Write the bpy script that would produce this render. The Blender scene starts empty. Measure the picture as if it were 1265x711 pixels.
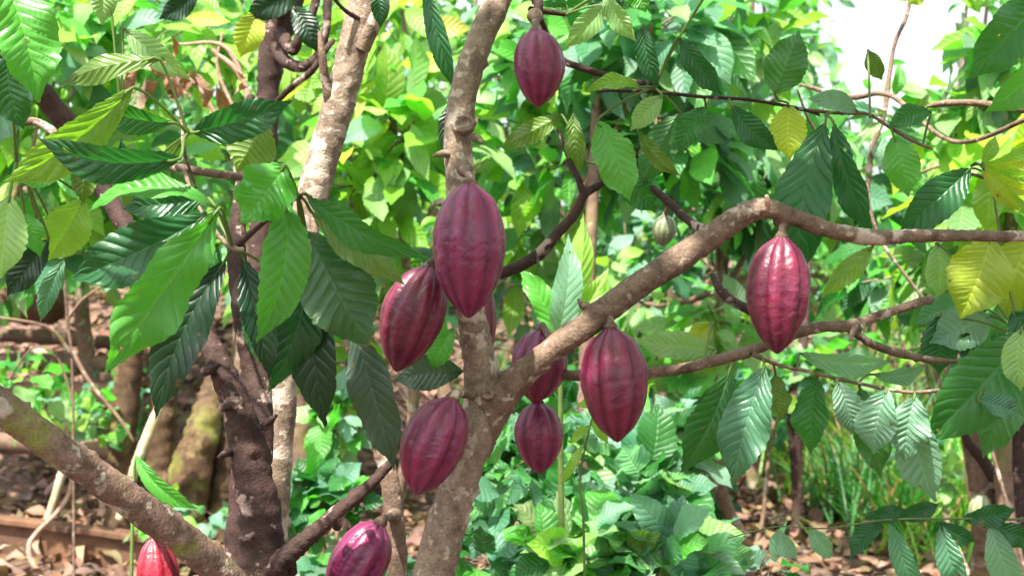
import bpy, math, random
import numpy as np
from mathutils import Vector, noise, Matrix

R = math.radians
rng = np.random.default_rng(11)
random.seed(5)
scene = bpy.context.scene
COL = scene.collection

# ------------------------------------------------------------------ camera
CAM_Z = 1.35
F = 1527.0                      # focal length in pixels of the 1265 px wide photograph
cam_d = bpy.data.cameras.new('camera')
cam_d.sensor_width = 36.0
cam_d.lens = 36.0 * F / 1265.0
cam_d.clip_start = 0.05
cam_d.clip_end = 600
cam_d.dof.use_dof = True
cam_d.dof.focus_distance = 1.6
cam_d.dof.aperture_fstop = 8
cam = bpy.data.objects.new('camera', cam_d)
COL.objects.link(cam)
cam.location = (0, 0, CAM_Z)
cam.rotation_euler = (R(90), 0, 0)
scene.camera = cam

# ------------------------------------------------------------------ world, sun, exposure
SUN_EL, SUN_AZ = 60.0, 205.0    # azimuth from +Y towards +X (high, behind the viewer and to the left)
world = bpy.data.worlds.new('World')
scene.world = world
world.use_nodes = True
wn = world.node_tree
wn.nodes.clear()
sky = wn.nodes.new('ShaderNodeTexSky')
sky.sky_type = 'NISHITA'
sky.sun_disc = False
sky.sun_elevation = R(SUN_EL)
sky.sun_rotation = R(SUN_AZ)
sky.air_density = 1.0
sky.dust_density = 3.0
hs = wn.nodes.new('ShaderNodeHueSaturation')
hs.inputs['Saturation'].default_value = 0.35
bgn = wn.nodes.new('ShaderNodeBackground')
bgn.inputs['Strength'].default_value = 0.115
wo = wn.nodes.new('ShaderNodeOutputWorld')
wn.links.new(sky.outputs[0], hs.inputs['Color'])
wn.links.new(hs.outputs[0], bgn.inputs['Color'])
wn.links.new(bgn.outputs[0], wo.inputs['Surface'])

sd = bpy.data.lights.new('sun', 'SUN')
sd.energy = 4.2
sd.angle = R(1.0)
sd.color = (1.0, 0.95, 0.86)
sun = bpy.data.objects.new('sun', sd)
COL.objects.link(sun)
az, el = R(SUN_AZ), R(SUN_EL)
sdir = Vector((math.sin(az) * math.cos(el), math.cos(az) * math.cos(el), math.sin(el)))
sun.rotation_euler = sdir.to_track_quat('Z', 'Y').to_euler()
sun.location = sdir * 30

scene.view_settings.view_transform = 'Standard'
scene.view_settings.look = 'None'
scene.view_settings.gamma = 1.0
scene.view_settings.exposure = 1.95
scene.render.engine = 'CYCLES'
cy = scene.cycles
cy.max_bounces = 8
cy.diffuse_bounces = 4
cy.glossy_bounces = 2
cy.transmission_bounces = 4
cy.transparent_max_bounces = 6
cy.sample_clamp_indirect = 6
cy.caustics_reflective = False
cy.caustics_refractive = False

# ------------------------------------------------------------------ helpers
def at(px, py, Y):
    return np.array([(px - 632.5) * Y / F, Y, CAM_Z - (py - 355.5) * Y / F])

def smooth(a, b, x):
    t = np.clip((x - a) / (b - a), 0, 1)
    return t * t * (3 - 2 * t)

def ground_z(x, y):
    x = np.asarray(x, float); y = np.asarray(y, float)
    z = 1.5 * smooth(8.5, 15, y) + 2.5 * smooth(14, 60, y)
    z = z + 1.15 * smooth(6.7, 9.6, y) * smooth(-0.5, -1.6, x)
    z = z + 0.035 * np.sin(1.3 * x + 0.7 * y) * np.cos(0.9 * y - 0.4 * x) + 0.015 * np.sin(4.1 * x) * np.sin(3.7 * y + 1)
    return z

def tag(o, label=None, cat=None, group=None, kind=None):
    if label: o['label'] = label
    if cat: o['category'] = cat
    if group: o['group'] = group
    if kind: o['kind'] = kind
    return o

def empty(name, loc, label, cat, group=None):
    o = bpy.data.objects.new(name, None)
    o.empty_display_size = 0.1
    COL.objects.link(o)
    o.location = [float(v) for v in loc]
    return tag(o, label, cat, group)

def link(name, me, mat, parent=None, world_verts=True):
    """me is built in world coordinates; under a parent the parent's place is taken off."""
    o = bpy.data.objects.new(name, me)
    COL.objects.link(o)
    me.materials.append(mat)
    if parent is not None:
        o.parent = parent
        if world_verts:
            off = Vector((0, 0, 0)); p = parent
            while p is not None:
                off += p.location; p = p.parent
            o.location = -off
    return o

def grid_mesh(name, V, nu, nv, closed=False, uv=None, cols=None, smoothf=True):
    """V: (N, nu, nv, 3) grids joined in one mesh."""
    N = V.shape[0]
    verts = V.reshape(-1, 3)
    i = np.arange(nu - 1)[:, None]
    j = np.arange(nv if closed else nv - 1)[None, :]
    j2 = (j + 1) % nv
    q = np.stack([i * nv + j + 0 * i, i * nv + j2, (i + 1) * nv + j2, (i + 1) * nv + j + 0 * i], -1).reshape(-1, 4)
    quads = (q[None] + (np.arange(N) * nu * nv)[:, None, None]).reshape(-1, 4)
    me = bpy.data.meshes.new(name)
    me.vertices.add(len(verts))
    me.vertices.foreach_set('co', verts.astype(np.float32).ravel())
    me.loops.add(quads.size)
    me.loops.foreach_set('vertex_index', quads.astype(np.int32).ravel())
    me.polygons.add(len(quads))
    me.polygons.foreach_set('loop_start', (np.arange(len(quads)) * 4).astype(np.int32))
    me.polygons.foreach_set('use_smooth', np.full(len(quads), smoothf, bool))
    me.update(calc_edges=True)
    if uv is not None:
        l = me.uv_layers.new(name='UVMap')
        l.data.foreach_set('uv', uv.reshape(-1, 2)[quads.ravel()].astype(np.float32).ravel())
    if cols is not None:
        a = me.attributes.new('tint', 'FLOAT_COLOR', 'POINT')
        c = np.ones((len(verts), 4), np.float32)
        c[:, :3] = cols.reshape(-1, 3)
        a.data.foreach_set('color', c.ravel())
    return me

def norm(a):
    return a / np.maximum(np.linalg.norm(a, axis=-1, keepdims=True), 1e-9)

# ------------------------------------------------------------------ node helpers
class NT:
    def __init__(s, name):
        s.m = bpy.data.materials.new(name)
        s.m.use_nodes = True
        s.t = s.m.node_tree
        s.t.nodes.clear()
        s.out = s.n('ShaderNodeOutputMaterial')
    def n(s, t, **k):
        nd = s.t.nodes.new(t)
        for a, v in k.items():
            if a.startswith('i_'):
                key = a[2:].replace('_', ' ')
                nd.inputs[int(key) if key.isdigit() else key].default_value = v
            else:
                setattr(nd, a, v)
        return nd
    def l(s, a, b): s.t.links.new(a, b)
    def math(s, op, a, b=None, clamp=False):
        nd = s.n('ShaderNodeMath', operation=op, use_clamp=clamp)
        for k, v in enumerate((a, b)):
            if v is None: continue
            if isinstance(v, (int, float)): nd.inputs[k].default_value = v
            else: s.l(v, nd.inputs[k])
        return nd.outputs[0]
    def mix(s, f, a, b, bt='MIX'):
        nd = s.n('ShaderNodeMix', data_type='RGBA', blend_type=bt)
        for k, v in ((0, f), (6, a), (7, b)):
            if isinstance(v, (int, float)): nd.inputs[k].default_value = v
            elif isinstance(v, tuple): nd.inputs[k].default_value = (*v, 1)
            else: s.l(v, nd.inputs[k])
        return nd.outputs[2]
    def noise(s, vec, scale, detail=4, rough=0.55):
        nd = s.n('ShaderNodeTexNoise', i_Scale=scale, i_Detail=detail, i_Roughness=rough)
        s.l(vec, nd.inputs['Vector'])
        return nd.outputs[0]
    def ramp(s, f, lo, hi, a=0.0, b=1.0):
        nd = s.n('ShaderNodeMapRange', i_1=lo, i_2=hi, i_3=a, i_4=b)
        nd.clamp = True
        s.l(f, nd.inputs[0])
        return nd.outputs[0]
    def coord(s, which='Object'):
        return s.n('ShaderNodeTexCoord').outputs[which]

def leaf_material(name, nveins, kshift, rough=0.42, transl=0.38, bump=0.5, spots=True, tcol=(1.9, 2.15, 0.85), tooth=0, vein_light=0.35, holes=False):
    t = NT(name)
    uvn = t.n('ShaderNodeUVMap', uv_map='UVMap')
    sep = t.n('ShaderNodeSeparateXYZ'); t.l(uvn.outputs[0], sep.inputs[0])
    u = sep.outputs[0]
    v = t.math('ABSOLUTE', t.math('SUBTRACT', t.math('MULTIPLY', sep.outputs[1], 2.0), 1.0))
    tint = t.n('ShaderNodeAttribute', attribute_name='tint').outputs['Color']
    obj = t.coord('Object')
    # lateral veins
    ph = t.math('SUBTRACT', t.math('MULTIPLY', u, float(nveins)), t.math('MULTIPLY', v, kshift))
    wob = t.math('MULTIPLY', t.noise(obj, 22, 3), 0.9)
    fr = t.math('FRACT', t.math('ADD', ph, wob))
    d = t.math('ABSOLUTE', t.math('SUBTRACT', fr, 0.5))          # 0.5 on the vein, 0 between
    vein = t.ramp(d, 0.44, 0.5)
    mid = t.ramp(v, 0.035, 0.075, 1, 0)
    edge_fade = t.ramp(v, 0.75, 0.98, 1, 0)
    veins = t.math('MAXIMUM', mid, t.math('MULTIPLY', t.math('MULTIPLY', vein, edge_fade), 0.55))
    big = t.noise(obj, 9, 3)
    fine = t.noise(obj, 160, 3)
    c1 = t.mix(t.ramp(big, 0.3, 0.75), tint, t.mix(1.0, tint, (0.72, 0.80, 0.75), 'MULTIPLY'))
    c1 = t.mix(t.math('MULTIPLY', t.ramp(fine, 0.35, 0.7), 0.25), c1, t.mix(1.0, c1, (0.7, 0.75, 0.6), 'MULTIPLY'))
    lightv = t.mix(0.12, t.mix(1.0, tint, (2.0, 1.6, 2.2), 'MULTIPLY'), (0.32, 0.42, 0.16))
    c2 = t.mix(t.math('MULTIPLY', veins, vein_light), c1, lightv)
    if spots:
        sp = t.ramp(t.noise(obj, 55, 2, 0.5), 0.74, 0.80)
        if holes:
            sp = t.math('MAXIMUM', sp, t.ramp(t.noise(obj, 38, 1, 0.4), 0.74, 0.76))
            tipb = t.math('MULTIPLY', t.ramp(t.math('ADD', t.math('MAXIMUM', u, t.math('MULTIPLY', v, 0.97)), t.math('MULTIPLY', t.noise(obj, 30, 3), 0.12)), 1.03, 1.05), t.ramp(t.noise(obj, 4, 1), .45, .55))
            sp = t.math('MAXIMUM', sp, tipb)
        c2 = t.mix(t.math('MULTIPLY', sp, 0.7), c2, (0.16, 0.10, 0.035))
    # the underside of a leaf is paler and duller
    geo = t.n('ShaderNodeNewGeometry')
    under = t.mix(0.12, c2, (0.26, 0.36, 0.14))
    c3 = t.mix(geo.outputs['Backfacing'], c2, under)
    bs = t.n('ShaderNodeBsdfPrincipled')
    t.l(c3, bs.inputs['Base Color'])
    t.l(t.ramp(big, 0.2, 0.8, rough - 0.10, rough + 0.12), bs.inputs['Roughness'])
    bs.inputs['Specular IOR Level'].default_value = 0.6
    hgt = t.math('ADD', t.math('MULTIPLY', t.math('POWER', t.math('MULTIPLY', d, 2.0), 2.5), -1.0),
                 t.math('MULTIPLY', fine, 0.25))
    bp = t.n('ShaderNodeBump', i_Strength=bump, i_Distance=0.0022)
    t.l(t.math('SUBTRACT', hgt, t.math('MULTIPLY', mid, 0.7)), bp.inputs['Height'])
    t.l(bp.outputs[0], bs.inputs['Normal'])
    tr = t.n('ShaderNodeBsdfTranslucent')
    t.l(t.mix(1.0, c2, tcol, 'MULTIPLY'), tr.inputs['Color'])
    t.l(bp.outputs[0], tr.inputs['Normal'])
    ms = t.n('ShaderNodeMixShader', i_0=transl)
    t.l(bs.outputs[0], ms.inputs[1]); t.l(tr.outputs[0], ms.inputs[2])
    sh = ms.outputs[0]
    if holes:
        # bites and holes of insects
        hn = t.noise(obj, 38, 1, 0.4)
        tb = t.n('ShaderNodeBsdfTransparent')
        m2 = t.n('ShaderNodeMixShader')
        t.l(t.ramp(hn, 0.765, 0.77), m2.inputs[0]); t.l(sh, m2.inputs[1]); t.l(tb.outputs[0], m2.inputs[2])
        sh = m2.outputs[0]
    t.l(sh, t.out.inputs[0])
    return t.m

def bark_material(name, base, dark, pale, lichen=0.5, moss=0.2, scale=1.0):
    t = NT(name)
    o = t.coord('Object')
    mp = t.n('ShaderNodeMapping'); mp.inputs['Scale'].default_value = (scale, scale, scale)
    t.l(o, mp.inputs[0]); o = mp.outputs[0]
    n1 = t.noise(o, 14, 5); n2 = t.noise(o, 60, 5, 0.65); n3 = t.noise(o, 260, 3, 0.6)
    c = t.mix(t.ramp(t.math('ADD', t.math('MULTIPLY', n2, 0.6), t.math('MULTIPLY', n1, 0.4)), 0.34, 0.56), dark, base)
    c = t.mix(t.math('MULTIPLY', t.ramp(n3, 0.38, 0.66), 0.7), c, t.mix(1.0, c, (0.55, 0.5, 0.48), 'MULTIPLY'))
    # lichen crusts: irregular islands
    w = t.n('ShaderNodeVectorMath', operation='ADD')
    nz = t.n('ShaderNodeTexNoise', i_Scale=40.0, i_Detail=3.0)
    t.l(o, nz.inputs['Vector'])
    sc = t.n('ShaderNodeVectorMath', operation='SCALE'); sc.inputs['Scale'].default_value = 0.05
    t.l(nz.outputs['Color'], sc.inputs[0]); t.l(o, w.inputs[0]); t.l(sc.outputs[0], w.inputs[1])
    l1 = t.noise(w.outputs[0], 17, 3, 0.5)
    l2 = t.noise(o, 62, 2, 0.45)
    lm = t.math('MAXIMUM', t.ramp(l1, 0.655 - 0.12 * lichen, 0.71 - 0.12 * lichen),
                t.math('MULTIPLY', t.ramp(l2, 0.68 - 0.06 * lichen, 0.74 - 0.06 * lichen), 0.75))
    c = t.mix(t.math('MULTIPLY', lm, 0.88), c, t.mix(t.ramp(n2, 0.3, 0.7), pale, tuple(x * 0.62 for x in pale)))
    mm = t.math('MULTIPLY', t.ramp(n1, 0.60 - 0.12 * moss, 0.72 - 0.1 * moss), min(1.0, moss * 1.6))
    c = t.mix(mm, c, t.mix(t.ramp(n3, 0.3, 0.7), (0.10, 0.13, 0.02), (0.24, 0.25, 0.05)))
    bs = t.n('ShaderNodeBsdfPrincipled', i_Roughness=0.78)
    bs.inputs['Specular IOR Level'].default_value = 0.35
    t.l(c, bs.inputs['Base Color'])
    h = t.math('ADD', t.math('ADD', t.math('MULTIPLY', n2, 1.0), t.math('MULTIPLY', n3, 0.7)), t.math('MULTIPLY', lm, 0.3))
    bp = t.n('ShaderNodeBump', i_Strength=0.85, i_Distance=0.003)
    t.l(h, bp.inputs['Height']); t.l(bp.outputs[0], bs.inputs['Normal'])
    t.l(bs.outputs[0], t.out.inputs[0])
    return t.m

def pod_material(name, a, b, c_hi, rough=0.36):
    t = NT(name)
    o = t.coord('Object')
    rib = t.n('ShaderNodeAttribute', attribute_name='tint').outputs['Color']
    sp = t.n('ShaderNodeSeparateColor'); t.l(rib, sp.inputs[0])
    ribv, along = sp.outputs[0], sp.outputs[1]
    n1 = t.noise(o, 22, 4); n2 = t.noise(o, 110, 4, 0.6); n3 = t.noise(o, 420, 2)
    c = t.mix(t.ramp(n1, 0.35, 0.65), a, b)
    c = t.mix(t.math('MULTIPLY', t.math('SUBTRACT', 1.0, ribv), 0.55), c, tuple(x * 0.6 for x in b))
    c = t.mix(t.math('MULTIPLY', t.math('MULTIPLY', ribv, t.ramp(n1, 0.30, 0.68)), 0.42), c, c_hi)
    c = t.mix(t.math('MULTIPLY', t.ramp(n3, 0.68, 0.76), 0.35), c, (0.40, 0.17, 0.16))
    c = t.mix(t.math('MULTIPLY', t.ramp(t.noise(o, 70, 3), 0.70, 0.76), 0.6), c, (0.13, 0.05, 0.035))
    rnd = t.n('ShaderNodeObjectInfo').outputs['Random']
    hv = t.n('ShaderNodeHueSaturation')
    t.l(t.ramp(rnd, 0, 1, 0.482, 0.512), hv.inputs['Hue']); t.l(t.ramp(rnd, 0, 1, 1.2, 0.85), hv.inputs['Value'])
    t.l(c, hv.inputs['Color']); c = hv.outputs[0]
    # a dusty bloom and corky scars
    c = t.mix(t.math('MULTIPLY', t.ramp(t.noise(o, 16, 4, .6), 0.5, 0.72), 0.12), c, (0.36, 0.18, 0.22))
    c = t.mix(t.math('MULTIPLY', t.ramp(t.noise(o, 34, 5, .7), 0.66, 0.70), 0.7), c, (0.20, 0.11, 0.07))
    bs = t.n('ShaderNodeBsdfPrincipled', i_Roughness=rough)
    t.l(t.ramp(n2, 0.3, 0.7, rough - 0.06, rough + 0.16), bs.inputs['Roughness'])
    bs.inputs['Specular IOR Level'].default_value = 0.55
    bs.inputs['Subsurface Weight'].default_value = 0.0
    t.l(c, bs.inputs['Base Color'])
    bp = t.n('ShaderNodeBump', i_Strength=0.65, i_Distance=0.0024)
    t.l(t.math('ADD', n2, t.math('MULTIPLY', n3, 0.25)), bp.inputs['Height'])
    t.l(bp.outputs[0], bs.inputs['Normal'])
    t.l(bs.outputs[0], t.out.inputs[0])
    return t.m

M_LEAF = leaf_material('cacao_leaf', 11, 2.0, rough=0.36, transl=0.36, bump=0.55, vein_light=0.2, holes=True)
M_BG = leaf_material('understory_leaf', 9, 1.8, rough=0.45, transl=0.48, bump=0.7, vein_light=0.2, tcol=(1.55, 1.95, 1.0))
M_STEM = None
M_GRASS = leaf_material('grass_blade', 1, 0.0, rough=0.5, transl=0.4, bump=0.0, spots=False, vein_light=0.15)
M_DRY = leaf_material('dry_leaf', 7, 1.5, rough=0.75, transl=0.08, bump=0.6, vein_light=0.1)
M_BARK = bark_material('cacao_bark', (0.29, 0.215, 0.155), (0.11, 0.075, 0.052), (0.60, 0.50, 0.40), lichen=0.95, moss=0.08)
M_BARK_D = bark_material('dark_cacao_bark', (0.060, 0.030, 0.023), (0.018, 0.009, 0.007), (0.45, 0.32, 0.27), lichen=0.25, moss=0.04)  # darker version of the cacao bark, with shade put into the colour
M_BARK_M = bark_material('mossy_bark', (0.23, 0.15, 0.11), (0.075, 0.045, 0.030), (0.58, 0.50, 0.42), lichen=0.7, moss=0.62)
M_BARK_R = bark_material('reddish_branch_bark', (0.215, 0.145, 0.100), (0.070, 0.043, 0.030), (0.58, 0.46, 0.38), lichen=0.55, moss=0.0)
M_BARK_BG = bark_material('forest_bark', (0.20, 0.125, 0.085), (0.06, 0.036, 0.026), (0.40, 0.36, 0.27), lichen=0.4, moss=0.3, scale=0.5)
M_TWIG = bark_material('dry_twig', (0.42, 0.27, 0.20), (0.20, 0.11, 0.075), (0.6, 0.5, 0.42), lichen=0.3, moss=0)
M_POD = pod_material('ripe_pod_skin', (0.185, 0.008, 0.040), (0.092, 0.005, 0.028), (0.36, 0.065, 0.17), rough=0.32)
M_POD_RED = pod_material('red_pod_skin', (0.30, 0.008, 0.016), (0.19, 0.006, 0.014), (0.42, 0.05, 0.06), rough=0.36)
M_POD_G = pod_material('unripe_pod_skin', (0.22, 0.27, 0.12), (0.16, 0.19, 0.09), (0.40, 0.45, 0.28), rough=0.5)

def simple_mat(name, base, dark, scale, rough=0.85, bump=0.01, scale2=None):
    t = NT(name)
    o = t.coord('Object')
    n1 = t.noise(o, scale, 6, 0.6); n2 = t.noise(o, (scale2 or scale * 7), 4, 0.6)
    c = t.mix(t.ramp(n1, 0.35, 0.66), dark, base)
    c = t.mix(t.math('MULTIPLY', t.ramp(n2, 0.4, 0.68), 0.5), c, t.mix(1.0, c, (0.5, 0.48, 0.45), 'MULTIPLY'))
    bs = t.n('ShaderNodeBsdfPrincipled', i_Roughness=rough)
    t.l(c, bs.inputs['Base Color'])
    bp = t.n('ShaderNodeBump', i_Strength=0.8, i_Distance=bump)
    t.l(t.math('ADD', n1, t.math('MULTIPLY', n2, 0.5)), bp.inputs['Height'])
    t.l(bp.outputs[0], bs.inputs['Normal'])
    t.l(bs.outputs[0], t.out.inputs[0])
    return t.m

M_STEM = simple_mat('green_stem', (0.13, 0.20, 0.04), (0.08, 0.12, 0.03), 30, rough=.6, bump=.001)
# ------------------------------------------------------------------ leaf geometry
# leaf tints; sheen is painted into teal and silver, shade into dark and black
TINT = {
    'lime':   (0.215, 0.400, 0.045),
    'yellow': (0.370, 0.450, 0.040),
    'bright': (0.090, 0.340, 0.045),
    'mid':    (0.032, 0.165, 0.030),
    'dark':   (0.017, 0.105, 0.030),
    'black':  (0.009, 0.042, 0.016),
    'teal':   (0.085, 0.230, 0.135),
    'silver': (0.170, 0.320, 0.220),
    'olive':  (0.110, 0.200, 0.022),
    'grey':   (0.050, 0.095, 0.062),
    'pale':   (0.240, 0.400, 0.150),
    'orange': (0.60, 0.28, 0.03),
    'brown':  (0.24, 0.10, 0.045),
    'pinkish': (0.33, 0.17, 0.12),
    'tan':    (0.36, 0.22, 0.12),
}

def leaf_grid(B, D, Nn, L, W, nu=9, nv=5, bend=0.1, fold=0.15, wave=0.05, pleat=0.0, nveins=11,
              kshift=2.0, a=0.95, b=0.85, tip=0.55, tooth=0.0, seed=0, twist=0.0, droop=0.0, nteeth=9, sway=0.0):
    """Grids of leaves. B base, D unit axis, Nn unit normal, L length, W full width: arrays over the leaves."""
    N = len(L)
    r = np.random.default_rng(seed)
    def col(x): return np.broadcast_to(np.asarray(x, float), (N,))[:, None, None]
    u = np.linspace(0, 1, nu)[None, :, None]
    t = np.linspace(-1, 1, nv)[None, None, :]
    w = np.sin(np.pi * np.clip(u, 0, 1) ** col(a)) ** b
    w = w * (1 - tip * smooth(0.74, 1.0, u))
    w = np.clip(w, 0.004, None)
    if tooth:
        w = w * (1 + tooth * (np.abs(((u * nteeth + 0.5 * 0) % 1.0)) - 0.5))
    ph = r.uniform(0, 6.28, (N, 1, 1)); f = r.uniform(1.2, 2.6, (N, 1, 1))
    at_ = np.abs(t)
    side = t * w * col(W) * 0.5
    h = col(bend) * col(L) * 4 * u * (1 - u) - col(droop) * col(L) * u * u
    h = h + col(fold) * at_ * w * col(W) * 0.5
    h = h + col(wave) * col(W) * np.sin(2 * np.pi * f * u + ph + (t > 0) * 1.9) * at_ ** 1.6 * np.minimum(1, w * 1.5)
    if np.any(np.asarray(pleat) > 0):
        pw = r.uniform(0, 6.28, (N, 1, 1))
        p = u * (nveins + r.integers(-2, 3, (N, 1, 1))) - at_ * kshift + 0.35 * np.sin(5 * u + pw) + 0.2 * np.sin(11 * u + 2 * pw) + (t > 0) * r.uniform(.2, .7, (N, 1, 1))
        h = h - 0.6 * np.max(pleat) * 0.4
        pleat = np.asarray(pleat) * r.uniform(.55, 1.05)
        h = h + col(pleat) * (0.5 - 0.5 * np.cos(2 * np.pi * p)) * np.minimum(1, at_ * 3) * (1 - at_ ** 5) * np.minimum(1, w * 2)
    D = norm(D); Nn = norm(Nn - (Nn * D).sum(-1, keepdims=True) * D)
    S = np.cross(D, Nn)
    tw = col(twist) * (u - 0.3)
    side = side + col(sway) * col(L) * 4 * u * (1 - u)
    s2 = side * np.cos(tw); h2 = h + side * np.sin(tw)
    V = B[:, None, None, :] + D[:, None, None, :] * (u * col(L) + 0 * t)[..., None] \
        + S[:, None, None, :] * s2[..., None] + Nn[:, None, None, :] * h2[..., None]
    uv = np.stack(np.broadcast_arrays(u + 0 * t, (t + 1) / 2 + 0 * u), -1)
    uv = np.broadcast_to(uv, (N,) + uv.shape[1:])
    return V, uv

def jitter_tint(cols, r, amt=0.18):
    c = cols * (1 + r.normal(0, amt, (len(cols), 1)))
    c = c * (1 + r.normal(0, amt * 0.35, (len(cols), 3)))
    return np.clip(c, 0.004, 0.8)

def mass(name, B, D, Nn, L, W, cols, mat, parent=None, nu=8, nv=5, **k):
    V, uv = leaf_grid(B, D, Nn, L, W, nu=nu, nv=nv, **k)
    C = np.broadcast_to(cols[:, None, None, :], V.shape)
    me = grid_mesh(name, V, nu, nv, uv=uv, cols=C)
    return link(name, me, mat, parent)

# ------------------------------------------------------------------ tubes (trunks, branches, twigs)
def catmull(P, n):
    P = np.asarray(P, float)
    Q = np.vstack([2 * P[0] - P[1], P, 2 * P[-1] - P[-2]])
    out = []
    for i in range(len(P) - 1):
        p0, p1, p2, p3 = Q[i], Q[i + 1], Q[i + 2], Q[i + 3]
        m = n[i]
        t = np.linspace(0, 1, m, endpoint=False)[:, None]
        out.append(0.5 * ((2 * p1) + (-p0 + p2) * t + (2 * p0 - 5 * p1 + 4 * p2 - p3) * t ** 2 + (-p0 + 3 * p1 - 3 * p2 + p3) * t ** 3))
    out.append(P[-1:])
    return np.vstack(out)

def tube_grid(path, step=0.006, nr=24, bark=0.0, knobs=0, seed=0, cap=True, end_pow=0.6):
    """path: list of (point3, radius). Returns the grid (nu, nr, 3)."""
    A = np.array([[*p, r] for p, r in path])
    n = [max(2, int(np.linalg.norm(A[i + 1, :3] - A[i, :3]) / step)) for i in range(len(A) - 1)]
    C = catmull(A, n)
    P, rad = C[:, :3], np.maximum(C[:, 3], 0.0004)
    T = norm(np.gradient(P, axis=0))
    up = np.array([0.0, 1.0, 0.0]) if abs(T[0][1]) < 0.9 else np.array([1.0, 0, 0])
    Nn = np.zeros_like(P)
    v = norm(up - (up @ T[0]) * T[0]); Nn[0] = v
    for i in range(1, len(P)):
        v = v - (v @ T[i]) * T[i]
        v = v / max(np.linalg.norm(v), 1e-9); Nn[i] = v
    Bn = np.cross(T, Nn)
    if cap:
        P = np.vstack([P, P[-1] + T[-1] * rad[-1] * 0.35, P[-1] + T[-1] * rad[-1] * 0.5])
        rad = np.concatenate([rad, [rad[-1] * 0.75, rad[-1] * 0.02]])
        Nn = np.vstack([Nn, Nn[-1:], Nn[-1:]]); Bn = np.vstack([Bn, Bn[-1:], Bn[-1:]])
    th = np.linspace(0, 2 * np.pi, nr, endpoint=False)
    dirs = Nn[:, None] * np.cos(th)[None, :, None] + Bn[:, None] * np.sin(th)[None, :, None]
    V = P[:, None] + dirs * rad[:, None, None]
    if bark > 0:
        r = np.random.default_rng(seed)
        disp = np.zeros(V.shape[:2])
        o = Vector(r.uniform(0, 50, 3))
        for i in range(V.shape[0]):
            s = rad[i]
            for j in range(nr):
                q = Vector(V[i, j])
                disp[i, j] = s * bark * (1.6 * noise.noise(q * (0.45 / max(s, .004)) + o)
                                         + 1.0 * noise.noise(q * (1.5 / max(s, .004)) + o)) \
                    + 0.0007 * noise.noise(q * 170 + o)
        for _ in range(knobs):
            k = r.integers(3, len(P) - 4); j = r.integers(0, nr)
            c = V[k, j]; kr = rad[k] * r.uniform(0.16, 0.34)
            d2 = ((V - c) ** 2).sum(-1)
            disp += rad[k] * r.uniform(0.10, 0.30) * np.exp(-d2 / (kr * kr))
        V = V + dirs * disp[..., None]
    return V

def tube(name, path, mat, parent, **k):
    nr = k.get('nr', 24)
    V = tube_grid(path, **k)
    me = grid_mesh(name, V[None], V.shape[0], nr, closed=True)
    return link(name, me, mat, parent)

def join_grids(name, grids, nr, mat, parent):
    """tubes of one part joined in one mesh"""
    vs, qs, off = [], [], 0
    for G in grids:
        nu = G.shape[0]
        i = np.arange(nu - 1)[:, None]; j = np.arange(nr)[None, :]; j2 = (j + 1) % nr
        q = np.stack([i * nr + j, i * nr + j2, (i + 1) * nr + j2, (i + 1) * nr + j], -1).reshape(-1, 4) + off
        vs.append(G.reshape(-1, 3)); qs.append(q); off += nu * nr
    verts = np.vstack(vs); quads = np.vstack(qs)
    me = bpy.data.meshes.new(name)
    me.vertices.add(len(verts)); me.vertices.foreach_set('co', verts.astype(np.float32).ravel())
    me.loops.add(quads.size); me.loops.foreach_set('vertex_index', quads.astype(np.int32).ravel())
    me.polygons.add(len(quads)); me.polygons.foreach_set('loop_start', (np.arange(len(quads)) * 4).astype(np.int32))
    me.polygons.foreach_set('use_smooth', np.ones(len(quads), bool))
    me.update(calc_edges=True)
    return link(name, me, mat, parent)

def pxpath(pts):
    """(px, py, Y, width_px) -> (point, radius)"""
    return [(at(x, y, Y), w * 0.5 * Y / F * (0.78 if w > 12 else 0.9)) for x, y, Y, w in pts]

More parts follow.
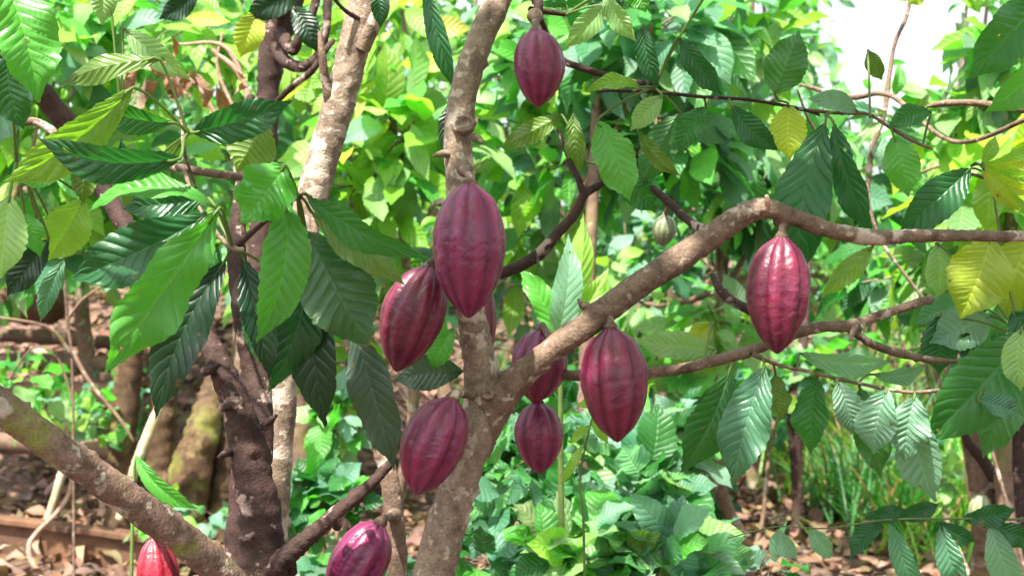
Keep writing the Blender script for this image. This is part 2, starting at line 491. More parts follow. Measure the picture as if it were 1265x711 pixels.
# ------------------------------------------------------------------ setting: ground and leaf litter
def build_ground():
    ys = np.concatenate([np.linspace(-30, 0, 16, endpoint=False), np.linspace(0, 18, 130, endpoint=False), np.geomspace(18, 400, 40)])
    xs = np.concatenate([-np.geomspace(8, 300, 24)[::-1], np.linspace(-7.9, 7.9, 130), np.geomspace(8, 300, 24)])
    X, Yg = np.meshgrid(xs, ys, indexing='ij')
    Z = ground_z(X, Yg)
    for i in range(X.shape[0]):
        for j in range(X.shape[1]):
            if abs(X[i, j]) < 8 and 0 < Yg[i, j] < 18:
                Z[i, j] += 0.03 * noise.noise(Vector((X[i, j] * 2.3, Yg[i, j] * 2.3, 0))) + 0.015 * noise.noise(Vector((X[i, j] * 7, Yg[i, j] * 7, 3)))
    V = np.stack([X, Yg, Z], -1)[None]
    t = NT('forest_floor')
    o = t.coord('Object')
    n1 = t.noise(o, 1.1, 5); n2 = t.noise(o, 9, 5, 0.65); n3 = t.noise(o, 45, 4, 0.7)
    vo = t.n('ShaderNodeTexVoronoi', i_Scale=26.0); t.l(o, vo.inputs['Vector'])
    sep = t.n('ShaderNodeSeparateColor'); t.l(vo.outputs['Color'], sep.inputs[0])
    soil = t.mix(t.ramp(n2, 0.35, 0.65), (0.045, 0.027, 0.019), (0.14, 0.088, 0.06))
    lit = t.mix(sep.outputs[0], (0.28, 0.165, 0.12), (0.13, 0.065, 0.04))
    c = t.mix(t.math('MULTIPLY', t.ramp(sep.outputs[1], 0.35, 0.55), t.ramp(n1, 0.3, 0.6)), soil, lit)
    c = t.mix(t.math('MULTIPLY', t.ramp(n3, 0.45, 0.7), 0.5), c, (0.06, 0.035, 0.022))
    bs = t.n('ShaderNodeBsdfPrincipled', i_Roughness=0.95); t.l(c, bs.inputs['Base Color'])
    bp = t.n('ShaderNodeBump', i_Strength=1.0, i_Distance=0.03)
    t.l(t.math('ADD', n3, t.math('MULTIPLY', sep.outputs[2], 0.5)), bp.inputs['Height'])
    t.l(bp.outputs[0], bs.inputs['Normal']); t.l(bs.outputs[0], t.out.inputs[0])
    me = grid_mesh('ground', V[:, ::-1], V.shape[1], V.shape[2])
    g = link('ground', me, t.m)
    g['kind'] = 'structure'
build_ground()

def scatter_litter():
    r = np.random.default_rng(3)
    N = 12000
    Y = 3.5 + 11 * r.random(N) ** 0.8
    X = (r.random(N) - 0.5) * 2 * (0.47 * Y + 0.3)
    B = np.stack([X, Y, ground_z(X, Y) + r.uniform(0.02, 0.05, N)], -1)
    ang = r.uniform(0, 6.28, N)
    D = np.stack([np.cos(ang), np.sin(ang), r.normal(0, 0.25, N)], -1)
    Nn = np.stack([r.normal(0, .45, N), r.normal(0, .45, N), np.ones(N)], -1)
    pal = np.array([TINT['pinkish'], TINT['tan'], TINT['brown'], (0.30, 0.16, 0.11), (0.45, 0.30, 0.23), (0.22, 0.17, 0.06)]) * .62  # palette scaled down to stand in for tree shade on the litter
    cols = jitter_tint(pal[r.choice(6, N, p=[.27, .2, .2, .18, .1, .05])], r, 0.2)
    o = mass('leaf_litter', B, D, Nn, r.uniform(0.07, 0.2, N), r.uniform(0.04, 0.085, N), cols, M_DRY, nu=5, nv=4,
             bend=r.uniform(-.15, .25, N), fold=0.5, wave=0.15, seed=4)
    o['kind'] = 'stuff'
scatter_litter()

def scatter_grass():
    r = np.random.default_rng(8)
    Bs, Ds, Ls, Ws, Cs, dr = [], [], [], [], [], []
    def tuft(px, Y, n, h, spread, tint):
        x0 = (px - 632.5) * Y / F
        for _ in range(n):
            x = x0 + r.normal(0, spread); y = Y + r.normal(0, spread)
            Bs.append((x, y, float(ground_z(x, y))))
            a = r.uniform(0, 6.28); k = r.uniform(0.1, 0.75)
            Ds.append((math.cos(a) * k, math.sin(a) * k, 1.0))
            Ls.append(h * r.uniform(0.5, 1.15)); Ws.append(r.uniform(0.008, 0.02)); Cs.append(TINT[tint] if r.random() < .86 else TINT['tan']); dr.append(r.uniform(0.1, 0.6))
    for px, Y, n, h in ((1005, 7.6, 60, .5), (1040, 7.2, 80, .6), (1075, 6.9, 110, .62), (1100, 6.6, 130, .6), (1130, 6.6, 150, .6),
                        (1060, 7.8, 70, .7), (1160, 6.8, 130, .6), (1185, 7.2, 120, .75), (1120, 7.6, 120, .9), (1085, 8.2, 100, .9),
                        (1150, 8.0, 100, 1.0), (1010, 8.4, 80, .8), (960, 8.6, 60, .7), (1200, 6.6, 100, .5), (1170, 6.2, 80, .38), (1110, 6.2, 60, .3),
                        (930, 9.3, 70, .7), (1230, 7.6, 110, .8), (1265, 8, 100, .8), (1000, 9.4, 90, 1.), (1060, 9.4, 90, 1.1), (890, 9.6, 70, .7)):
        tuft(px, Y, n, h, 0.13, ('bright', 'mid', 'olive', 'lime', 'teal')[r.integers(0, 5)])
    for _ in range(60):
        tuft(r.uniform(560, 1400), r.uniform(8.8, 13), 30, .45, .2, 'mid')
    N = len(Ls)
    B = np.array(Bs); D = norm(np.array(Ds))
    Nn = -np.stack([D[:, 0], D[:, 1], -0.2 * np.ones(N)], -1) * -1
    Nn = np.stack([-D[:, 0], -D[:, 1], np.full(N, .3)], -1)
    cols = jitter_tint(np.array(Cs), r, 0.3)
    o = mass('grass', B, D, Nn, np.array(Ls), np.array(Ws), cols, M_GRASS, nu=8, nv=3, bend=0.0, fold=0.3, wave=0.0,
             droop=-np.array(dr) * -1.0, a=0.55, b=0.7, tip=0.8, seed=5)
    o['kind'] = 'stuff'
scatter_grass()

# ------------------------------------------------------------------ background trees
def in_gap(px, py):
    """the opening in the canopy"""
    return ((px - 1108) / (90 + 18 * math.sin(py * .09))) ** 2 + ((py - 55) / 104) ** 2 < 1.0

def clump(r, px, py, Y, rx, ry, n, Lr, palette, asp=0.42, droop=0.6, gap_keep=0.0, rz=None):
    """leaf bases, axes, normals... in an ellipsoid round a picture point at depth Y"""
    P = []
    c = at(px, py, Y); sx = rx * Y / F; sz = ry * Y / F; sy = rz if rz else 0.7 * (sx + sz) / 2
    while len(P) < n:
        v = r.normal(0, 1, 3); v = v / np.linalg.norm(v) * r.uniform(0.15, 1) ** 0.5
        p = c + v * np.array([sx, sy, sz])
        qx = 632.5 + p[0] * F / p[1]; qy = 355.5 - (p[2] - CAM_Z) * F / p[1]
        if p[1] < 2.0: continue
        if in_gap(qx, qy) and r.random() > gap_keep:
            n -= 1; continue
        P.append(p)
    n = len(P)
    if n == 0: return None
    P = np.array(P)
    out = norm(P - c + r.normal(0, 0.35 * sx, (n, 3)))
    D = norm(out * 0.8 + r.normal(0, 0.45, (n, 3)) + np.array([0, -0.15, -droop]))
    Nn = norm(np.array([0.0, -0.35, 0.9]) + r.normal(0, 0.5, (n, 3)))
    L = r.uniform(Lr[0], Lr[1], n); W = L * asp * r.uniform(0.8, 1.2, n)
    names = list(palette); pr = np.array([palette[k] for k in names], float); pr /= pr.sum()
    cols = jitter_tint(np.array([TINT[names[i]] for i in r.choice(len(names), n, p=pr)]), r, 0.16)
    return P, D, Nn, L, W, cols

def bg_tree(name, label, cat, group, base_px, Y, trunk_px, clumps, bark=M_BARK_BG, seed=0, trunk_w=0.05, shape=None, lean=None,
            twigs=5, twig_mat=None, crown='crown', gap_keep=0.0):
    r = np.random.default_rng(seed + 100)
    x0 = (base_px - 632.5) * Y / F
    base = np.array([x0, Y, float(ground_z(x0, Y)) - 0.03])
    root = empty(name, base, label, cat, group)
    data = [c for c in (clump(r, *c[:7], gap_keep=gap_keep, **c[7]) for c in clumps) if c]
    P, D, Nn, L, W, cols = [np.concatenate([d[i] for d in data]) for i in range(6)]
    sh = dict(a=0.95, b=0.85, tip=0.5, fold=0.22, wave=0.06, bend=r.uniform(0, .16, len(L)))
    if shape: sh.update(shape)
    nu = sh.pop('nu', 9)
    mass(crown, P, D, Nn, L, W, cols, M_BG, root, nu=nu, nv=5, seed=seed, **sh)
    # trunk, limbs and the twigs that carry the leaves
    cen = [at(c[0], c[1], c[2]) for c in clumps]
    top = np.mean(cen, axis=0) if trunk_px is None else at(*trunk_px)
    mid = base * 0.5 + top * 0.5 + np.array([r.normal(0, .05), r.normal(0, .05), 0])
    k1 = base * 0.78 + top * 0.22 + np.array([r.normal(0, .03), 0, 0])
    w = trunk_w
    tube('trunk', [(base, w * 1.25), (k1, w), (mid, w * .9), (top, w * 0.6)], bark, root, step=0.03, nr=14, bark=0.07, knobs=6, seed=seed)
    G = []
    for c, cc in zip(cen, clumps):
        s = mid * 0.35 + top * 0.65
        d = (c - s)
        G.append(tube_grid([(s, w * .5), (s + d * .5 + np.array([0, 0, -0.12 * np.linalg.norm(d)]), w * .36), (c, w * .2)], step=0.05, nr=7))
        sx, sz = cc[3] * cc[2] / F, cc[4] * cc[2] / F
        for _ in range(twigs):
            v = r.normal(0, 1, 3); v /= np.linalg.norm(v)
            e = c + v * np.array([sx, (sx + sz) * .35, sz]) * 0.85
            m_ = (c + e) / 2 + r.normal(0, .03, 3)
            G.append(tube_grid([(c + (s - c) * .1 * r.random(), w * .16), (m_, w * .12), (e, w * .05)], step=0.06, nr=7))
    join_grids('branches', G, 7, twig_mat or bark, root)
    return root

PG = {'lime': 4, 'yellow': .4, 'pale': 4, 'bright': 2, 'silver': 1}
PM = {'bright': 3, 'mid': 1, 'pale': 3, 'lime': 2, 'silver': 2, 'teal': 1}
PD = {'mid': 2, 'dark': 2, 'teal': 2, 'bright': 2, 'silver': 1}
PT = {'teal': 5, 'silver': 4, 'mid': 2, 'bright': 1, 'pale': .7}
PY = {'yellow': 1.3, 'lime': 4, 'pale': 2}

GT = 'trees growing behind the pod tree'
trees = [
    ('understory_tree', 'loose lime-green young tree behind the upper left leaves', -420, 3.6, (120, 60, 3.6),
     [(60, 60, 3.6, 110, 70, 60, (.10, .22), PM), (200, 50, 3.7, 100, 60, 60, (.10, .2), PG), (70, 190, 3.7, 110, 70, 60, (.1, .2), PG),
      (190, 210, 3.9, 90, 60, 50, (.1, .18), PM), (60, 300, 3.8, 80, 50, 40, (.1, .18), PM)], .014),
    ('understory_tree', 'yellow-green sunlit tree between the two pale upper trunks', 480, 3.9, (480, 90, 3.9),
     [(470, 60, 3.9, 80, 80, 70, (.10, .2), PY), (500, 160, 3.8, 70, 70, 55, (.12, .24), PG), (440, 230, 3.8, 90, 60, 60, (.1, .2), PG),
      (500, 330, 4.1, 70, 60, 40, (.1, .18), PM), (340, 60, 4.2, 70, 60, 40, (.1, .16), PY)], .02),
    ('understory_tree', 'dense mixed green tree right of the central trunk, behind the topmost pod', 740, 3.6, (740, 60, 3.6),
     [(700, 60, 3.8, 90, 80, 70, (.12, .22), PM), (800, 40, 3.5, 90, 60, 70, (.12, .22), PT), (700, 200, 3.9, 90, 60, 70, (.1, .18), PM),
      (820, 170, 3.7, 90, 60, 70, (.12, .22), PD), (900, 60, 3.8, 80, 80, 60, (.12, .2), PM), (650, 290, 4.2, 60, 70, 55, (.1, .2), PG)], .024),
    ('understory_tree', 'dark-leaved tree in the middle right, above the second branch', 900, 4.4, (900, 260, 4.4),
     [(880, 230, 4.4, 80, 60, 70, (.1, .2), PD), (960, 210, 4.3, 80, 70, 75, (.12, .22), PM), (1040, 220, 4.5, 80, 60, 60, (.12, .22), PD),
      (820, 400, 4.6, 80, 40, 45, (.1, .18), PG), (890, 400, 4.2, 60, 40, 35, (.1, .18), PG), (740, 350, 4.8, 60, 50, 30, (.1, .16), PM)], .026),
    ('understory_tree', 'yellow-leaved sunlit tree at the right edge below the horizontal branch', 1290, 3.4, (1250, 250, 3.4),
     [(1230, 240, 3.4, 70, 60, 60, (.12, .24), PY), (1180, 330, 3.6, 70, 50, 50, (.12, .22), PG), (1250, 380, 3.3, 60, 50, 45, (.12, .22), PT),
      (1190, 150, 3.7, 80, 40, 55, (.1, .2), PG), (1110, 340, 3.9, 60, 50, 45, (.1, .18), PD), (1240, 60, 3.6, 50, 70, 50, (.12, .22), PM)], .028),
    ('understory_tree', 'pale green tree under the opening in the canopy', 1265, 5.2, (1090, 230, 5.2),
     [(1090, 250, 5.2, 90, 40, 90, (.1, .2), PM), (1000, 160, 5.2, 60, 60, 60, (.1, .18), PM), (1180, 210, 5.0, 70, 40, 60, (.1, .2), PG),
      (1060, 190, 5.4, 80, 30, 40, (.08, .14), PT)], .022),
]
for i, (nm, lb, bx, Y, tp, cl, tw) in enumerate(trees):
    cl2 = [(a, b, c, d, e, int(n * 1.25), lr, dict(palette=p)) for a, b, c, d, e, n, lr, p in cl]
    cl2 = [(a, b, c, d, e, n, lr, k) for a, b, c, d, e, n, lr, k in cl2]
    bg_tree(nm, lb, 'tree', GT, bx, Y, tp, cl2, seed=i, trunk_w=tw, gap_keep=0.25, twig_mat=M_TWIG if i in (0, 4) else None)

GF = 'trees of the far wood'
far = [
    (-60, 6.4, 'far bushy tree at the left edge above the log bank', PM), (120, 7.2, 'far pale tree above the log bank, right of the left edge', PG),
    (300, 6.8, 'far tree behind the dark twisted stems', PM), (430, 7.6, 'far bright tree behind the leaning lichen trunk', PG),
    (560, 7.0, 'far tree directly behind the central trunk', PM), (690, 7.8, 'far teal tree right of the central trunk', PT),
    (820, 7.1, 'far dark tree behind the second branch', PD), (930, 8.0, 'far tree left of the opening in the canopy', PM),
    (1060, 9.5, 'low far tree under the opening in the canopy', PM), (1180, 8.2, 'far tree right of the opening in the canopy', PG),
    (1320, 7.4, 'far tree at the right edge behind the yellow leaves', PM),
]
for i, (px, Y, lb, pal) in enumerate(far):
    r = np.random.default_rng(500 + i)
    cl = []
    low = 470 if px > 560 else 340
    rows = np.linspace(-40, low - 40, 6)
    for py in rows:
        for k in range(2):
            qx, qy = px + r.uniform(-75, 75), py + r.uniform(-20, 20)
            if in_gap(qx, qy) or in_gap(qx, qy + 40): continue
            cl.append((qx, qy, Y + r.uniform(-.5, .7), 95, 62, 75, (.10, .21), dict(palette=pal)))
    bg_tree('forest_tree', lb, 'tree', GF, px, Y, (px + r.uniform(-40, 40), 290 if 980 < px < 1230 else 150, Y), cl, seed=40 + i, trunk_w=.05, twigs=3, gap_keep=.22)

GW = 'trees of the distant hillside'
for i, px in enumerate(range(-150, 1500, 165)):
    r = np.random.default_rng(900 + i)
    Y = 12.5 + r.uniform(-1, 2)
    cl = []
    for py in np.linspace(-60, 470, 7):
        for k in range(2):
            qx, qy = px + r.uniform(-80, 80), py + r.uniform(-20, 20)
            if in_gap(qx, qy) or in_gap(qx, qy + 50): continue
            cl.append((qx, qy, Y + r.uniform(-.8, .8), 105, 62, 75, (.16, .34), dict(palette=PM if i % 2 else PD)))
    where = ['beyond the left edge', 'above the log bank', 'behind the leftmost upper branch', 'behind the twisted dark stems', 'left of the central trunk',
             'right of the central trunk', 'above the second branch', 'left of the canopy opening', 'below the canopy opening', 'beyond the right edge'][i % 10]
    bg_tree('hillside_tree', 'distant leafy hillside tree ' + where, 'tree', GW, px, Y, (px, 300 if 980 < px < 1230 else 150, Y), cl, seed=70 + i, trunk_w=.09, twigs=2,
            shape=dict(nu=6))

# ------------------------------------------------------------------ low shrubs of the middle and the vines
GS = 'broad-leaved shrubs under the pods'
OV = dict(a=0.68, b=0.75, tip=0.5, tooth=0.13, nteeth=6, nu=19, fold=0.16, wave=0.08)
shr = [
    (640, 2.9, 'pale teal shrub right of the central trunk base', [(640, 600, 2.9, 50, 60, 42, (.07, .13), PT), (600, 690, 2.7, 50, 40, 20, (.07, .12), PD), (680, 650, 2.7, 60, 45, 38, (.07, .13), PT)]),
    (760, 3.0, 'toothed blue-green shrub under the large hanging pod', [(740, 590, 3.0, 60, 50, 40, (.09, .15), PT), (800, 620, 2.9, 60, 55, 42, (.09, .15), PT), (770, 540, 3.3, 60, 30, 25, (.09, .14), PM)]),
    (730, 2.5, 'low bright green shrub at the bottom edge', [(720, 680, 2.5, 70, 35, 34, (.08, .14), PM), (820, 690, 2.5, 60, 30, 28, (.08, .13), PT)]),
    (880, 2.8, 'teal leaved shrub at the left of the litter clearing', [(855, 690, 2.8, 50, 28, 20, (.08, .14), PT), (830, 560, 3.4, 30, 50, 18, (.1, .16), PD), (940, 705, 2.7, 50, 18, 12, (.06, .10), PT)]),
    (700, 3.9, 'shadowy shrub behind the small lower pod', [(700, 520, 3.9, 80, 70, 60, (.1, .18), PD), (800, 500, 4.0, 70, 60, 45, (.1, .18), PM), (620, 560, 4.0, 50, 90, 45, (.1, .17), PD)]),
    (780, 4.6, 'dark undergrowth bush behind the teal shrubs', [(740, 620, 4.6, 110, 80, 80, (.1, .18), PD), (850, 600, 5.0, 50, 70, 40, (.1, .16), PD)]),
    (400, 3.4, 'small dark green shrub right of the dark forked trunk', [(395, 620, 3.4, 55, 35, 40, (.08, .13), PD), (440, 690, 3.3, 60, 25, 22, (.07, .12), PT)]),
    (410, 4.2, 'bright leafy shrub seen through the gap under the dark leaves', [(415, 440, 4.2, 40, 50, 34, (.09, .16), PG), (420, 520, 4.0, 40, 30, 22, (.09, .14), PM)]),
    (60, 5.6, 'sparse shrub in front of the log bank', [(40, 470, 5.6, 50, 40, 20, (.1, .15), PM), (110, 520, 6.0, 50, 30, 25, (.07, .12), PM)]),
    (250, 5.6, 'low weeds behind the mossy branch', [(200, 640, 5.4, 40, 25, 16, (.08, .13), PG), (270, 640, 5.6, 50, 20, 14, (.08, .13), PT)]),
    (200, 6.6, 'shady plant between the bank logs and the stump', [(150, 490, 6.7, 50, 40, 30, (.09, .14), PD), (60, 520, 6.6, 50, 22, 14, (.09, .14), PM)]),
    (1210, 5.0, 'low shrub beside the right trunk', [(1165, 590, 5.6, 30, 25, 16, (.07, .12), PG), (1130, 560, 6.0, 40, 25, 20, (.08, .12), PM)]),
    (930, 6.4, 'dark shrub at the edge of the clearing beside the thin stump', [(905, 490, 6.4, 60, 34, 45, (.1, .17), PD), (1010, 460, 6.6, 60, 34, 45, (.1, .17), PM), (960, 520, 7.4, 40, 26, 20, (.1, .15), PD)]),
]
for i, (px, Y, lb, cl) in enumerate(shr):
    bg_tree('shrub', lb, 'shrub', GS, px, Y, None,
            [(a, b, c, d, e, int(n * 1.6), (lr[0] * .9, lr[1] * .98), dict(palette=p, asp=.66, droop=.25)) for a, b, c, d, e, n, lr, p in cl],
            seed=200 + i, trunk_w=.011, shape=OV, twigs=5, crown='foliage', bark=M_TWIG if i in (8,) else M_BARK_BG)

# ------------------------------------------------------------------ the pod-bearing tree in the middle
G1 = 'cacao trees in the foreground'
b0 = at(520, 1560, 1.72)
tree1 = empty('cacao_tree', (b0[0], b0[1], 0), 'central cacao tree with forked pale trunk carrying most of the pods', 'tree', G1)
tube('trunk', pxpath([(470, 1560, 1.72, 96), (505, 1000, 1.70, 84), (524, 780, 1.69, 70), (541, 690, 1.69, 66), (566, 600, 1.69, 60), (589, 530, 1.69, 58),
                      (597, 480, 1.69, 60), (588, 420, 1.69, 50), (578, 360, 1.69, 44), (571, 290, 1.70, 44), (568, 220, 1.70, 44), (566, 160, 1.71, 45),
                      (576, 100, 1.72, 44), (595, 45, 1.74, 43), (615, 0, 1.76, 42), (640, -80, 1.8, 42), (655, -200, 1.86, 36), (660, -420, 1.95, 26)]),
     M_BARK, tree1, step=0.0045, nr=40, bark=0.055, knobs=46, seed=1)
tube('branch', pxpath([(592, 560, 1.70, 36), (602, 520, 1.692, 54), (624, 484, 1.685, 54), (662, 448, 1.68, 40), (718, 405, 1.68, 41), (790, 352, 1.69, 42), (850, 312, 1.70, 42),
                       (900, 277, 1.70, 39), (925, 262, 1.70, 37), (950, 258, 1.70, 31), (985, 270, 1.70, 27), (1030, 285, 1.71, 26), (1080, 293, 1.72, 25),
                       (1140, 291, 1.73, 21), (1200, 291, 1.74, 18), (1270, 291, 1.76, 18), (1400, 280, 1.8, 17), (1560, 240, 1.85, 12)]),
     M_BARK_R, tree1, step=0.0045, nr=32, bark=0.075, knobs=46, seed=2)
# second branch, behind the hanging pod
b2 = tube('branch', pxpath([(590, 470, 1.74, 26), (640, 464, 1.79, 20), (695, 463, 1.80, 18), (760, 463, 1.80, 18), (830, 457, 1.80, 18), (880, 446, 1.80, 18), (930, 432, 1.80, 18),
                       (970, 416, 1.80, 19), (1010, 404, 1.80, 18), (1050, 402, 1.80, 18), (1085, 390, 1.80, 15), (1118, 379, 1.80, 14), (1150, 369, 1.80, 14)]),
     M_BARK_R, tree1, step=0.005, nr=20, bark=0.09, knobs=30, seed=3)
tube('branch', pxpath([(1045, 402, 1.80, 13), (1062, 415, 1.80, 13), (1090, 430, 1.81, 12), (1142, 443, 1.82, 10), (1180, 446, 1.84, 6)]),
     M_BARK_R, tree1, step=0.006, nr=14, bark=0.09, knobs=10, seed=4)
tube('branch', pxpath([(1000, 408, 1.82, 11), (955, 400, 1.86, 13), (920, 380, 1.88, 15), (893, 362, 1.9, 15), (880, 340, 1.93, 8)]),
     M_BARK_D, tree1, step=0.006, nr=14, bark=0.09, knobs=8, seed=5)
tube('branch', pxpath([(560, 335, 1.73, 20), (600, 340, 1.78, 20), (636, 331, 1.80, 19), (668, 312, 1.80, 19), (692, 284, 1.80, 17), (712, 262, 1.80, 15), (722, 240, 1.80, 14), (745, 225, 1.81, 9), (770, 200, 1.84, 4)]),
     M_BARK_D, tree1, step=0.005, nr=16, bark=0.09, knobs=16, seed=6)
tube('branch', pxpath([(722, 243, 1.80, 10), (712, 215, 1.80, 8), (700, 190, 1.82, 6), (690, 160, 1.84, 4)]), M_BARK_D, tree1, step=0.006, nr=10, bark=0.08, seed=7)
tube('branch', pxpath([(890, 283, 1.72, 14), (868, 282, 1.76, 15), (850, 272, 1.8, 14), (825, 248, 1.83, 13), (806, 232, 1.86, 9)]), M_BARK_D, tree1, step=0.006, nr=14, bark=0.09, knobs=8, seed=8)
# top branch that carries the topmost pod and the thin twig running right
tube('branch', pxpath([(618, -20, 1.77, 24), (640, -16, 1.76, 22), (664, 0, 1.74, 18), (663, 22, 1.73, 13), (661, 34, 1.73, 9)]), M_BARK_D, tree1, step=0.005, nr=16, bark=0.09, knobs=4, seed=9)
tube('twig', pxpath([(655, 12, 1.76, 10), (685, 16, 1.79, 7), (697, 18, 1.8, 6)]), M_BARK_D, tree1, step=0.006, nr=10, bark=0.05, seed=19)
tube('twig', pxpath([(668, 25, 1.78, 8), (690, 70, 1.80, 9), (725, 86, 1.80, 9), (770, 99, 1.80, 9), (800, 104, 1.80, 8), (810, 97, 1.8, 5)]), M_BARK_D, tree1, step=0.006, nr=12, bark=0.07, knobs=6, seed=10)
tube('twig', pxpath([(735, 112, 1.80, 4), (800, 113, 1.80, 5), (860, 119, 1.80, 5), (930, 124, 1.80, 5), (995, 136, 1.80, 5), (1012, 142, 1.8, 4)]), M_BARK_D, tree1, step=0.006, nr=10, bark=0.05, seed=11)
tube('twig', pxpath([(998, 136, 1.80, 5), (1040, 140, 1.80, 5), (1072, 141, 1.79, 5), (1100, 158, 1.78, 5), (1130, 175, 1.77, 5), (1152, 184, 1.76, 3)]), M_BARK_R, tree1, step=0.006, nr=10, bark=0.05, seed=12)
tube('twig', pxpath([(930, 437, 1.79, 8), (960, 450, 1.77, 5), (1000, 459, 1.76, 5), (1060, 473, 1.76, 5), (1120, 484, 1.76, 5), (1165, 481, 1.76, 5), (1185, 478, 1.76, 3)]), M_BARK_R, tree1, step=0.006, nr=10, bark=0.05, seed=13)
tube('twig', pxpath([(948, 257, 1.68, 9), (948, 250, 1.675, 8), (947, 242, 1.67, 6)]), M_TWIG, tree1, step=0.003, nr=12, bark=0.1, seed=14)
# scar of a cut side shoot on the upright stem
def scar(px, py, Y, w, tree):
    c = at(px, py, Y); r0 = w * .5 * Y / F
    prof = [(1.25, -.6), (1.1, 0.0), (1.02, .45), (0.85, .62), (0.66, .5), (0.5, .2), (0.25, .05), (0.02, .02)]
    th = np.linspace(0, 2 * np.pi, 24, endpoint=False)
    V = np.zeros((len(prof), 24, 3))
    for i, (a_, h) in enumerate(prof):
        wob = 1 + .06 * np.sin(3 * th + i) + .05 * np.sin(7 * th)
        V[i, :, 0] = c[0] + np.cos(th) * r0 * a_ * wob
        V[i, :, 2] = c[2] + np.sin(th) * r0 * a_ * .82 * wob
        V[i, :, 1] = c[1] - h * r0 * .9
    me = grid_mesh('branch_scar', V[None], len(prof), 24, closed=True)
    return link('branch_scar', me, M_BARK, tree)
scar(572, 154, 1.685, 26, tree1)
scar(603, 487, 1.66, 14, tree1)
for k, (x, y, dx, dy) in enumerate(((546, 190, -12, 3), (590, 170, 8, 6), (540, 250, -6, 4), (598, 440, 10, -6), (720, 378, -6, -9), (920, 262, -2, -8), (1065, 398, 3, 12), (1056, 405, -7, 16))):
    tube('spur', pxpath([(x + (6 if dx < 0 else -4), y, 1.69, 15), (x, y, 1.685, 10), (x + dx * .7, y + dy * .7, 1.68, 6), (x + dx, y + dy, 1.68, 3)]), M_BARK, tree1, step=0.003, nr=10, bark=0.12, seed=30 + k)

# ------------------------------------------------------------------ the dark forked tree at the left
tree2 = empty('cacao_tree', (*at(318, 900, 1.75)[:2], 0), 'dark forked cacao tree at lower left with a mossy limb crossing the corner', 'tree', G1)
tube('trunk', pxpath([(305, 1540, 1.75, 110), (318, 950, 1.75, 92), (325, 760, 1.74, 84), (324, 690, 1.74, 74), (318, 620, 1.74, 64), (308, 560, 1.74, 58), (293, 505, 1.74, 50),
                      (278, 465, 1.74, 42), (262, 430, 1.75, 36), (240, 395, 1.78, 32), (205, 350, 1.83, 30), (160, 285, 1.88, 29), (122, 225, 1.9, 30), (95, 172, 1.9, 34),
                      (60, 125, 1.88, 35), (20, 75, 1.85, 34), (-40, 10, 1.82, 33), (-150, -120, 1.8, 30)]),
     M_BARK_D, tree2, step=0.005, nr=34, bark=0.075, knobs=70, seed=21)
tube('branch', pxpath([(318, 590, 1.76, 38), (322, 540, 1.78, 40), (320, 480, 1.80, 38), (306, 420, 1.82, 36), (298, 370, 1.84, 33), (292, 300, 1.87, 29), (300, 220, 1.9, 22), (310, 120, 1.95, 12)]),
     M_BARK_D, tree2, step=0.006, nr=24, bark=0.075, knobs=20, seed=22)
tube('branch', pxpath([(318, 730, 1.73, 40), (350, 690, 1.71, 34), (385, 660, 1.70, 27), (425, 625, 1.70, 23), (455, 600, 1.71, 19), (482, 572, 1.73, 14)]),
     M_BARK_D, tree2, step=0.004, nr=22, bark=0.10, knobs=46, seed=23)
br_m = tube('branch', pxpath([(330, 790, 1.68, 60), (290, 725, 1.62, 54), (235, 672, 1.56, 52), (180, 632, 1.52, 51), (130, 595, 1.48, 52), (70, 553, 1.45, 53), (20, 517, 1.43, 54),
                       (-40, 475, 1.40, 55), (-160, 400, 1.38, 52), (-320, 300, 1.38, 40)]),
     M_BARK_M, tree2, step=0.0042, nr=40, bark=0.055, knobs=60, seed=24)
br_m['label'] = 'pale mossy limb'
tube('branch', pxpath([(130, 208, 1.92, 10), (185, 203, 1.8, 11), (225, 208, 1.72, 13), (262, 214, 1.71, 14), (288, 217, 1.74, 11), (300, 220, 1.8, 8)]), M_BARK_R, tree2, step=0.006, nr=14, bark=0.08, knobs=8, seed=25)
tube('branch', pxpath([(120, 225, 1.92, 12), (60, 158, 1.98, 11), (20, 152, 1.98, 13), (-40, 165, 1.96, 12)]), M_BARK_R, tree2, step=0.008, nr=12, bark=0.08, seed=26)
tube('twig', pxpath([(248, 262, 1.62, 3), (243, 235, 1.58, 4), (228, 190, 1.54, 5), (226, 160, 1.53, 6), (222, 140, 1.54, 3)]), M_BARK_R, tree2, step=0.006, nr=10, bark=0.05, seed=27)
tube('twig', pxpath([(226, 205, 1.72, 7), (240, 245, 1.6, 5), (262, 280, 1.5, 5), (285, 305, 1.42, 8), (300, 308, 1.42, 6)]), M_BARK_R, tree2, step=0.006, nr=10, bark=0.05, seed=28)
tube('twig', pxpath([(296, 300, 1.86, 10), (330, 270, 1.6, 8), (355, 250, 1.38, 8), (372, 242, 1.34, 6)]), M_BARK_D, tree2, step=0.006, nr=10, bark=0.05, seed=29)
for k, (x, y, dx, dy) in enumerate(((278, 560, -9, 4), (285, 500, 12, -4), (262, 455, 10, -5), (390, 655, 3, -12), (420, 640, 5, -12), (360, 695, -2, -14), (445, 618, 5, 10), (334, 520, 8, -8))):
    tube('spur', pxpath([(x - dx * .8, y - dy * .8, 1.73, 16), (x, y, 1.71, 11), (x + dx * .7, y + dy * .7, 1.70, 6), (x + dx, y + dy, 1.70, 3)]), M_BARK_D, tree2, step=0.003, nr=10, bark=0.12, seed=60 + k)

